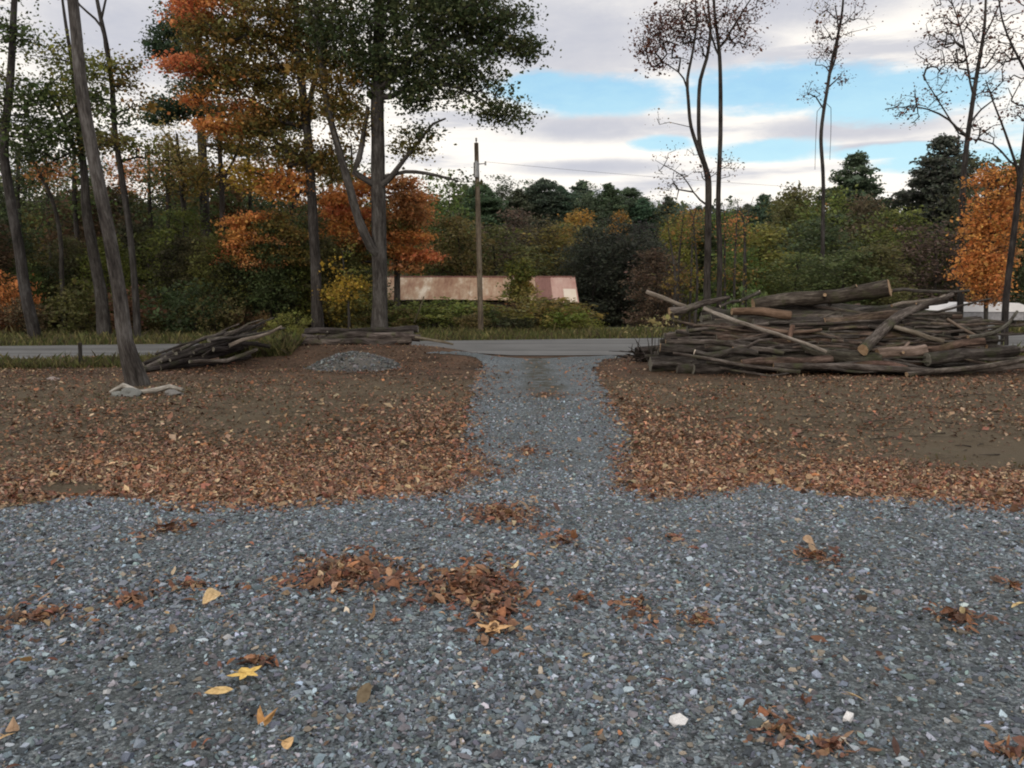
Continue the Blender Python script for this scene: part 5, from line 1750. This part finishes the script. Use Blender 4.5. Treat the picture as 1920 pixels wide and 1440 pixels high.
log('bleached_branch', 'bleached pale branch curving in front of the leaning tree foot', np.array([gp(206, 740, .04), gp(232, 738, .12), gp(262, 742, .07), gp(292, 741, .13), (gp(318, 738, .2)), gp(344, 740, .1)]),
    np.array([0.03, 0.06, 0.05, 0.055, 0.05, 0.03]), 801, mat=STRIPPED, endmat=GREYCUT, color=(1.45, 1.55, 1.6), cat='branch', stubs=0)
for k, (px, py, s, c_, lab) in enumerate([(246, 742, 0.14, (0.15, 0.155, 0.15), 'pale rounded rock left of the leaning tree foot'), (328, 742, 0.13, (0.17, 0.165, 0.16), 'flat grey rock right of the leaning tree foot'),
                                          (215, 742, 0.11, (0.20, 0.21, 0.20), 'small dark grey rock at the bleached branch end'), (100, 712, 0.09, (0.30, 0.26, 0.25), 'small pinkish rock on the dark leaves at left')]):
    p = G(px, py)
    v, f = ico()
    import bmesh
    bm = bmesh.new()
    bmesh.ops.create_icosphere(bm, subdivisions=3, radius=1)
    rk = np.random.default_rng(900 + k)
    dirs = rk.normal(0, 1, (7, 3))
    for vv in bm.verts:
        q = np.array(vv.co)
        sc = 1 + 0.34 * sum(math.sin(2.2 * float(q @ d_) + i) for i, d_ in enumerate(dirs)) / 2.2
        vv.co = Vector((q[0] * 1.35 * sc * s, q[1] * sc * s, q[2] * 0.6 * sc * s + 0.25 * s))
    me = bpy.data.meshes.new('rock')
    bm.to_mesh(me)
    bm.free()
    a = me.attributes.new('tint', 'FLOAT_COLOR', 'POINT')
    a.data.foreach_set('color', np.tile((*c_, 1), len(me.vertices)).astype(np.float32))
    o = link('rock', me, STONE, loc=p)
    tag(o, lab, 'rock')

m_h, t_h, o_h = material('dusty_grey_gravel')
p_h = t_h.n('ShaderNodeNewGeometry').outputs['Position']
n_h = t_h.noise(p_h, 45, 5, 0.7)
principled(t_h, o_h, t_h.ramp(n_h, [(0.3, (0.055, 0.053, 0.050)), (0.55, (0.125, 0.12, 0.112)), (0.75, (0.20, 0.195, 0.185))]), 0.9, 0.2, n_h, 0.8, 0.03)
HEAP = m_h
# broken twigs scattered over the lawns
tw = MB()
r7 = np.random.default_rng(55)
for k in range(420):
    y = r7.uniform(8, 23)
    x = r7.uniform(-0.62 * y, 0.62 * y)
    if abs(x - 0.9) < 2.2:
        continue
    a = r7.uniform(0, 6.28)
    L = r7.lognormal(math.log(0.28), 0.5)
    d = np.array((math.cos(a), math.sin(a), 0))
    q = np.array((x, y, 0.0))
    pts3 = np.array([q - d * L / 2, q + r7.normal(0, 0.06 * L, 3), q + d * L / 2])
    pts3[:, 2] = terrain(pts3[:, 0], pts3[:, 1]) + 0.012 + np.array((0, 0.012, r7.uniform(0, 0.03)))
    tw.tube(pts3, np.array((0.008, 0.006, 0.003)) * r7.uniform(0.6, 1.7), 5, True, tint=(1, 1, 1))
o = link('twigs', tw.build('twigs'), BARK, color=(1.6, 1.5, 1.4))
tag(o, 'broken twigs strewn over the leafy lawns', 'twigs', kind='stuff')

# gravel pile on the lawn
c0 = G(652, 694)
m_ = c0[1] / FPX
n = 40
a = np.linspace(-1, 1, n)
AX, AY = np.meshgrid(a, a)
rad_ = np.sqrt(AX ** 2 + AY ** 2)
hgt = np.clip(1 - rad_ ** 1.6, 0, None) ** 0.9 * (1 + 0.12 * fbm(AX * 0.6, AY * 0.6))
hgt = np.where(AX > 0, hgt * (1 - 0.25 * AX), hgt)
W_, D_, H_ = 92 * m_, 1.25, 0.40
xw, yw = c0[0] + AX * W_, c0[1] + 0.9 + AY * D_
zw = terrain(xw, yw) - 0.03 + hgt * H_ + 0.012 * rng.normal(0, 1, AX.shape) * (hgt > 0)
root = empty('gravel_pile', (c0[0], c0[1] + 0.9, float(terrain(c0[0], c0[1] + 0.9))), 'low grey gravel heap on the lawn before the log stack', 'gravel pile')
bx = np.array(root.location)
idx = np.arange(n * n).reshape(n, n)
q = np.stack((idx[:-1, :-1], idx[:-1, 1:], idx[1:, 1:], idx[1:, :-1]), -1).reshape(-1, 4)
q = q[(rad_.ravel()[q].min(1) < 1.0)]
me = mesh_np('heap', np.stack((xw.ravel(), yw.ravel(), zw.ravel()), 1) - bx, q.ravel(), np.arange(len(q)) * 4, np.ones((n * n, 3)), smooth=True)
link('heap', me, HEAP, root)
n = 1500
r = np.sqrt(rng.random(n)) * 1.05
th = rng.uniform(0, 6.28, n)
ax, ay = r * np.cos(th), r * np.sin(th)
hh = np.clip(1 - r ** 1.6, 0, None) ** 0.9 * np.where(ax > 0, 1 - 0.25 * ax, 1)
pw = np.stack((c0[0] + ax * W_, c0[1] + 0.9 + ay * D_, np.zeros(n)), 1)
pw[:, 2] = terrain(pw[:, 0], pw[:, 1]) - 0.01 + hh * H_
sc_ = stone_colours(n, rng) * np.array((0.82, 0.74, 0.66)) * 0.85
o = link('stones', stone_mesh('stones', pw - bx, rng.lognormal(math.log(0.022), 0.4, n), sc_, rng), STONE, root)
o['kind'] = 'stuff'


# ------------------------------------------------------------------ power pole
def mat_plain(name, col, rough=0.6, metal=0.0, var=0.3, scale=8.0, spec=0.3):
    m, t, out = material(name)
    pos = t.n('ShaderNodeTexCoord').outputs['Object']
    n1 = t.noise(pos, scale, 5, 0.65)
    c = t.mix(1.0, col, t.ramp(n1, [(0.3, (1 - var,) * 3), (0.7, (1 + var,) * 3)]), 'MULTIPLY')
    principled(t, out, c, rough, spec, n1, 0.15, 0.01, metal)
    return m


POLEWOOD = mat_bark('pole_wood', [(0.3, (0.06, 0.048, 0.036)), (0.5, (0.125, 0.10, 0.075)), (0.7, (0.19, 0.16, 0.125))], 8, 0.4, 0.01)
STEEL = mat_plain('galvanised_steel', (0.30, 0.31, 0.32), 0.5, 0.6)
WIRE = mat_plain('black_cable', (0.03, 0.03, 0.03), 0.6)
PORCELAIN = mat_plain('grey_insulator', (0.25, 0.24, 0.24), 0.35)
Yp = 37.0
pb = P(902, 620, Yp)
pt = P(893, 268, Yp)
zb = float(terrain(pb[0], pb[1]))
root = empty('power_pole', (pb[0], pb[1], zb), 'tall wooden power pole beyond the road before the rusty roof', 'power pole')
org = np.array((pb[0], pb[1], zb))
mb = MB()
pts, rad = resample([np.array((pb[0], pb[1], zb - 0.4)), (pb + pt) / 2, pt], [0.125, 0.115, 0.095], 0.4)
mb.tube(pts, rad, 14, True, None, 0.02, seed=5)
link('pole', mb.build('pole', org), POLEWOOD, root)
mb = MB()
top = P(893, 322, Yp)
mb.tube([top + np.array((0.0, -0.17, -0.25)), top + np.array((0, -0.17, 0.35))], [0.11, 0.11], 12, True)
mb.tube([top + np.array((0.0, -0.17, 0.35)), top + np.array((0, -0.17, 0.45))], [0.115, 0.03], 12, True)
link('transformer', mb.build('transformer', org), STEEL, root)
mb = MB()
mb.tube([pt + np.array((0, 0, -0.05)), pt + np.array((0, 0, 0.12))], [0.02, 0.02], 8)
for k in range(3):
    mb.tube([pt + np.array((0, 0, 0.08 + .05 * k)), pt + np.array((0, 0, 0.11 + 0.05 * k))], [0.05, 0.04], 10)
link('insulator', mb.build('insulator', org), PORCELAIN, root)
mb = MB()
q = P(893, 308, Yp)
mb.tube([q + np.array((0, 0, 0)), q + np.array((0.42, -0.05, 0.03))], [0.025, 0.02], 8)
mb.tube([q + np.array((0.40, -0.05, -0.05)), q + np.array((0.40, -0.05, 0.12))], [0.045, 0.035], 10)
link('bracket', mb.build('bracket', org), STEEL, root)
for a, b, sag, lab in ((q + np.array((0.40, -0.05, 0.1)), np.array((70.0, 47.0, 8.3)), 1.6, 'thin power cable running right from the power pole'),
                       (P(893, 345, Yp), np.array((-60.0, 34.0, 7.2)), 1.2, 'thin power cable running left from the power pole')):
    t = np.linspace(0, 1, 40)[:, None]
    pts = a * (1 - t) + b * t - np.array((0, 0, sag)) * 4 * t * (1 - t)
    mb = MB()
    mb.tube(pts, np.full(40, 0.006), 5, True)
    o = link('power_cable', mb.build('power_cable', a), WIRE, loc=a)
    tag(o, lab, 'cable')
# leaning stick by the shrubs, post by the road on the left
log('leaning_stick', 'pale stick leaning in the weeds left of the power pole', np.array([P(777, 604, 38), P(786, 580, 38), P(795, 556, 38.2)]), np.array([0.04, 0.035, 0.03]), 811, mat=STRIPPED, color=(0.6, 0.6, 0.42), cat='stick')
pbase = G(152, 688)
root = empty('post', pbase, 'short dark post on the grass before the left road', 'post')
mb = MB()
mb.tube([pbase + np.array((0, 0, -0.2)), pbase + np.array((0, 0, 0.3)), pbase + np.array((0.01, 0, 0.62))], [0.05, 0.05, 0.048], 10, True, None, 0.04)
link('shaft', mb.build('shaft', pbase), BARK, root, color=(0.5, 0.5, 0.5))
mb = MB()
mb.tube([pbase + np.array((0.01, 0, 0.61)), pbase + np.array((0.01, 0, 0.65))], [0.058, 0.05], 10, True)
link('cap', mb.build('cap', pbase), BARK, root, color=(0.6, 0.55, 0.5))


# ------------------------------------------------------------------ rusty roofed shed
def mat_roof(name, stops, scale=0.9):
    m, t, out = material(name)
    pos = t.n('ShaderNodeNewGeometry').outputs['Position']
    n1 = t.noise(t.scale(pos, (1.0, 0.35, 0.35)), scale, 5, 0.65)
    n2 = t.noise(t.scale(pos, (4.0, 1.2, 1.2)), 1.0, 6, 0.7)
    f = t.math('MULTIPLY_ADD', t.math('SUBTRACT', n2, 0.5), 0.45, n1)
    c = t.ramp(f, stops)
    principled(t, out, c, 0.75, 0.3, n2, 0.1, 0.01, 0.0)
    return m


ROOF_T = mat_roof('rusted_tin_tan', [(0.25, (0.25, 0.125, 0.08)), (0.42, (0.38, 0.225, 0.145)), (0.55, (0.50, 0.36, 0.25)), (0.68, (0.76, 0.66, 0.54))])
ROOF_R = mat_roof('rusted_tin_red', [(0.3, (0.20, 0.09, 0.075)), (0.7, (0.31, 0.16, 0.13))])
ROOF_P = mat_roof('faded_tin_pink', [(0.3, (0.46, 0.25, 0.21)), (0.6, (0.60, 0.40, 0.34)), (0.75, (0.74, 0.60, 0.52))])
ROOF_W = mat_roof('patch_tin_pale', [(0.3, (0.78, 0.66, 0.54)), (0.7, (0.85, 0.76, 0.66))])
WALLB = mat_plain('dark_barn_boards', (0.045, 0.036, 0.03), 0.9, 0, 0.5, 3)
Ye, Yr = 48.5, 51.8
zr = P(900, 520, Yr)[2]
ze = P(900, 562, Ye)[2]
XL, XR = P(716, 540, 50)[0], P(1082, 540, 50)[0]
zg = float(terrain(0, 53))
root = empty('shed', ((XL + XR) / 2, Yr, zg), 'long low shed with rusty metal roof behind the roadside shrubs', 'shed')
org = np.array(root.location)


def roof_panel(x0, x1, ye, ze_, mat, lab=None, sag=0.0, lift=0.0):
    nx, ny = max(4, int((x1 - x0) / 0.06)), 8
    xs = np.linspace(x0, x1, nx)
    V = []
    for j in range(ny):
        t = j / (ny - 1)
        for i, x in enumerate(xs):
            u = (x - x0) / (x1 - x0)
            y = ye + (Yr - ye) * t
            z = ze_ + (zr - ze_) * t - sag * (1 - t) * u + 0.02 * abs(math.sin(x * 16)) + lift
            V.append((x, y, z))
    V = np.array(V)
    idx = np.arange(nx * ny).reshape(ny, nx)
    q = np.stack((idx[:-1, :-1], idx[:-1, 1:], idx[1:, 1:], idx[1:, :-1]), -1).reshape(-1, 4)
    me = mesh_np('roof_panel', V - org, q.ravel(), np.arange(len(q)) * 4, smooth=False)
    o = link('roof_panel', me, mat, root)
    md = o.modifiers.new('thickness', 'SOLIDIFY')
    md.thickness = 0.02
    md.offset = -1
    if lab:
        o['label'] = lab
    return o


def px2x(px):
    return P(px, 540, 50)[0]


roof_panel(XL, px2x(792), Ye, ze, ROOF_T)
roof_panel(px2x(792) + 0.004, px2x(880), Ye, ze, ROOF_T, 'tan rusty panel with pale streaks', lift=0.006)
roof_panel(px2x(880) + 0.004, px2x(1004), Ye, ze - 0.02, ROOF_T, lift=-0.004)
roof_panel(px2x(1004) + 0.004, px2x(1034), Ye + 0.05, ze, ROOF_R, 'dark red brown panel', lift=0.004)
roof_panel(px2x(1034) + 0.004, XR, Ye - 0.12, ze - 0.12, ROOF_P, 'faded pink panel sagging lower', sag=0.08)
mb = MB()
x0, x1 = px2x(1056), XR - 0.08


def on_pink(x, t, up):
    u = (x - px2x(1034)) / (XR - px2x(1034))
    return (x, Ye - 0.12 + (Yr - Ye + 0.12) * t, ze - 0.12 + (zr - ze + 0.12) * t - 0.08 * (1 - t) * u + up)


VV = np.array([on_pink(x0, 0.0, .05), on_pink(x1, 0.0, .05), on_pink(x1, 0.5, .05), on_pink(x0, 0.5, .05), on_pink(x0, 0.0, .03), on_pink(x1, 0.0, .03), on_pink(x1, 0.5, .03), on_pink(x0, 0.5, .03)])
mb.add(VV, np.array([(0, 1, 2, 3), (4, 7, 6, 5), (0, 4, 5, 1), (1, 5, 6, 2), (2, 6, 7, 3), (3, 7, 4, 0)]))
o = link('roof_patch', mb.build('roof_patch', org, False), ROOF_W, root)
o['label'] = 'pale patch sheet on the pink panel'
V = np.array([(XL, Yr + 0.01, zr - 0.02), (XR, Yr + 0.01, zr - 0.02), (XR, Yr + 3.3, ze - 0.1), (XL, Yr + 3.3, ze - 0.1)])
me = mesh_np('rear_roof', V - org, np.array([0, 1, 2, 3]), np.array([0]))
o = link('rear_roof', me, ROOF_R, root)
md = o.modifiers.new('thickness', 'SOLIDIFY')
md.thickness = 0.03
mb = MB()
mb.tube([np.array((XL, Yr, zr + 0.02)), np.array((XR, Yr, zr + 0.02))], [0.06, 0.06], 8, True)
link('ridge_cap', mb.build('ridge_cap', org), ROOF_R, root)
mb = MB()
mb.box((XL + 0.25, Ye + 0.35, zg - 0.4), (XR - 0.25, Yr + 2.9, ze - 0.16))
link('wall', mb.build('wall', org, False), WALLB, root)
for k in range(7):
    x = XL + 0.3 + (XR - XL - 0.6) * k / 6
    mb = MB()
    mb.box((x - 0.07, Ye + 0.1, zg - 0.4), (x + 0.07, Ye + 0.24, ze - 0.10))
    link('post', mb.build('post', org, False), BARK, root, color=(0.8, 0.75, 0.7))

# ------------------------------------------------------------------ white covered trailer behind the right end of the pile
Yt = 36.5
xa, xb = P(1758, 580, Yt)[0], P(1925, 580, Yt)[0]
zt = P(1800, 568, Yt)[2]
TARP = mat_plain('white_cover', (0.78, 0.78, 0.80), 0.5, 0, 0.08, 1.5)
root = empty('trailer', ((xa + xb) / 2, Yt + 1, float(terrain(xa, Yt))), 'low white covered trailer showing behind the right end of log pile', 'trailer')
org = np.array(root.location)
zg = org[2]
mb = MB()
prof = [(xa, zg + 0.95), (xa, zg + 1.02), (xa + 0.75, zt - 0.03), (xa + 1.6, zt), (xb - 0.3, zt - 0.01), (xb, zt - 0.12), (xb, zg + 0.95)]
pr = np.array(prof)
n = len(pr)
ys = [Yt, Yt + 0.08, Yt + 1.9, Yt + 2.0]
ins = [0.06, 0.0, 0.0, 0.06]
V = []
for y, d in zip(ys, ins):
    c = pr.mean(0)
    V.append(np.column_stack((pr[:, 0] + (c[0] - pr[:, 0]) * d * 0.2, np.full(n, y), pr[:, 1] + (c[1] - pr[:, 1]) * d)))
V = np.concatenate(V)
F = []
for j in range(3):
    for i in range(n):
        F.append((j * n + i, j * n + (i + 1) % n, (j + 1) * n + (i + 1) % n, (j + 1) * n + i))
mb.add(V, np.array(F))
fan = np.array([(0, i + 1, i) for i in range(1, n - 1)])
mb.add(V[:n], fan)
mb.add(V[-n:], fan[:, ::-1])
link('cover', mb.build('cover', org, False), TARP, root)
mb = MB()
mb.box((xa + 0.1, Yt + 0.06, zg + 0.6), (xb - 0.05, Yt + 1.94, zg + 0.948))
link('body', mb.build('body', org, False), mat_plain('grey_painted_steel', (0.30, 0.30, 0.32), 0.5), root)
RUB = mat_plain('tyre_rubber', (0.03, 0.03, 0.03), 0.8)
for fx in (0.45, 0.62):
    for yy in (Yt + 0.08, Yt + 1.7):
        mb = MB()
        x = xa + (xb - xa) * fx
        mb.tube([np.array((x, yy, zg + 0.33)), np.array((x, yy + 0.2, zg + 0.33))], [0.33, 0.33], 20, True)
        wl = link('wheel', mb.build('wheel', org), RUB, root)
        mb = MB()
        mb.tube([np.array((x, yy - 0.01, zg + 0.33)), np.array((x, yy + 0.21, zg + 0.33))], [0.18, 0.18], 16, True)
        link('rim', mb.build('rim', org), STEEL, wl)
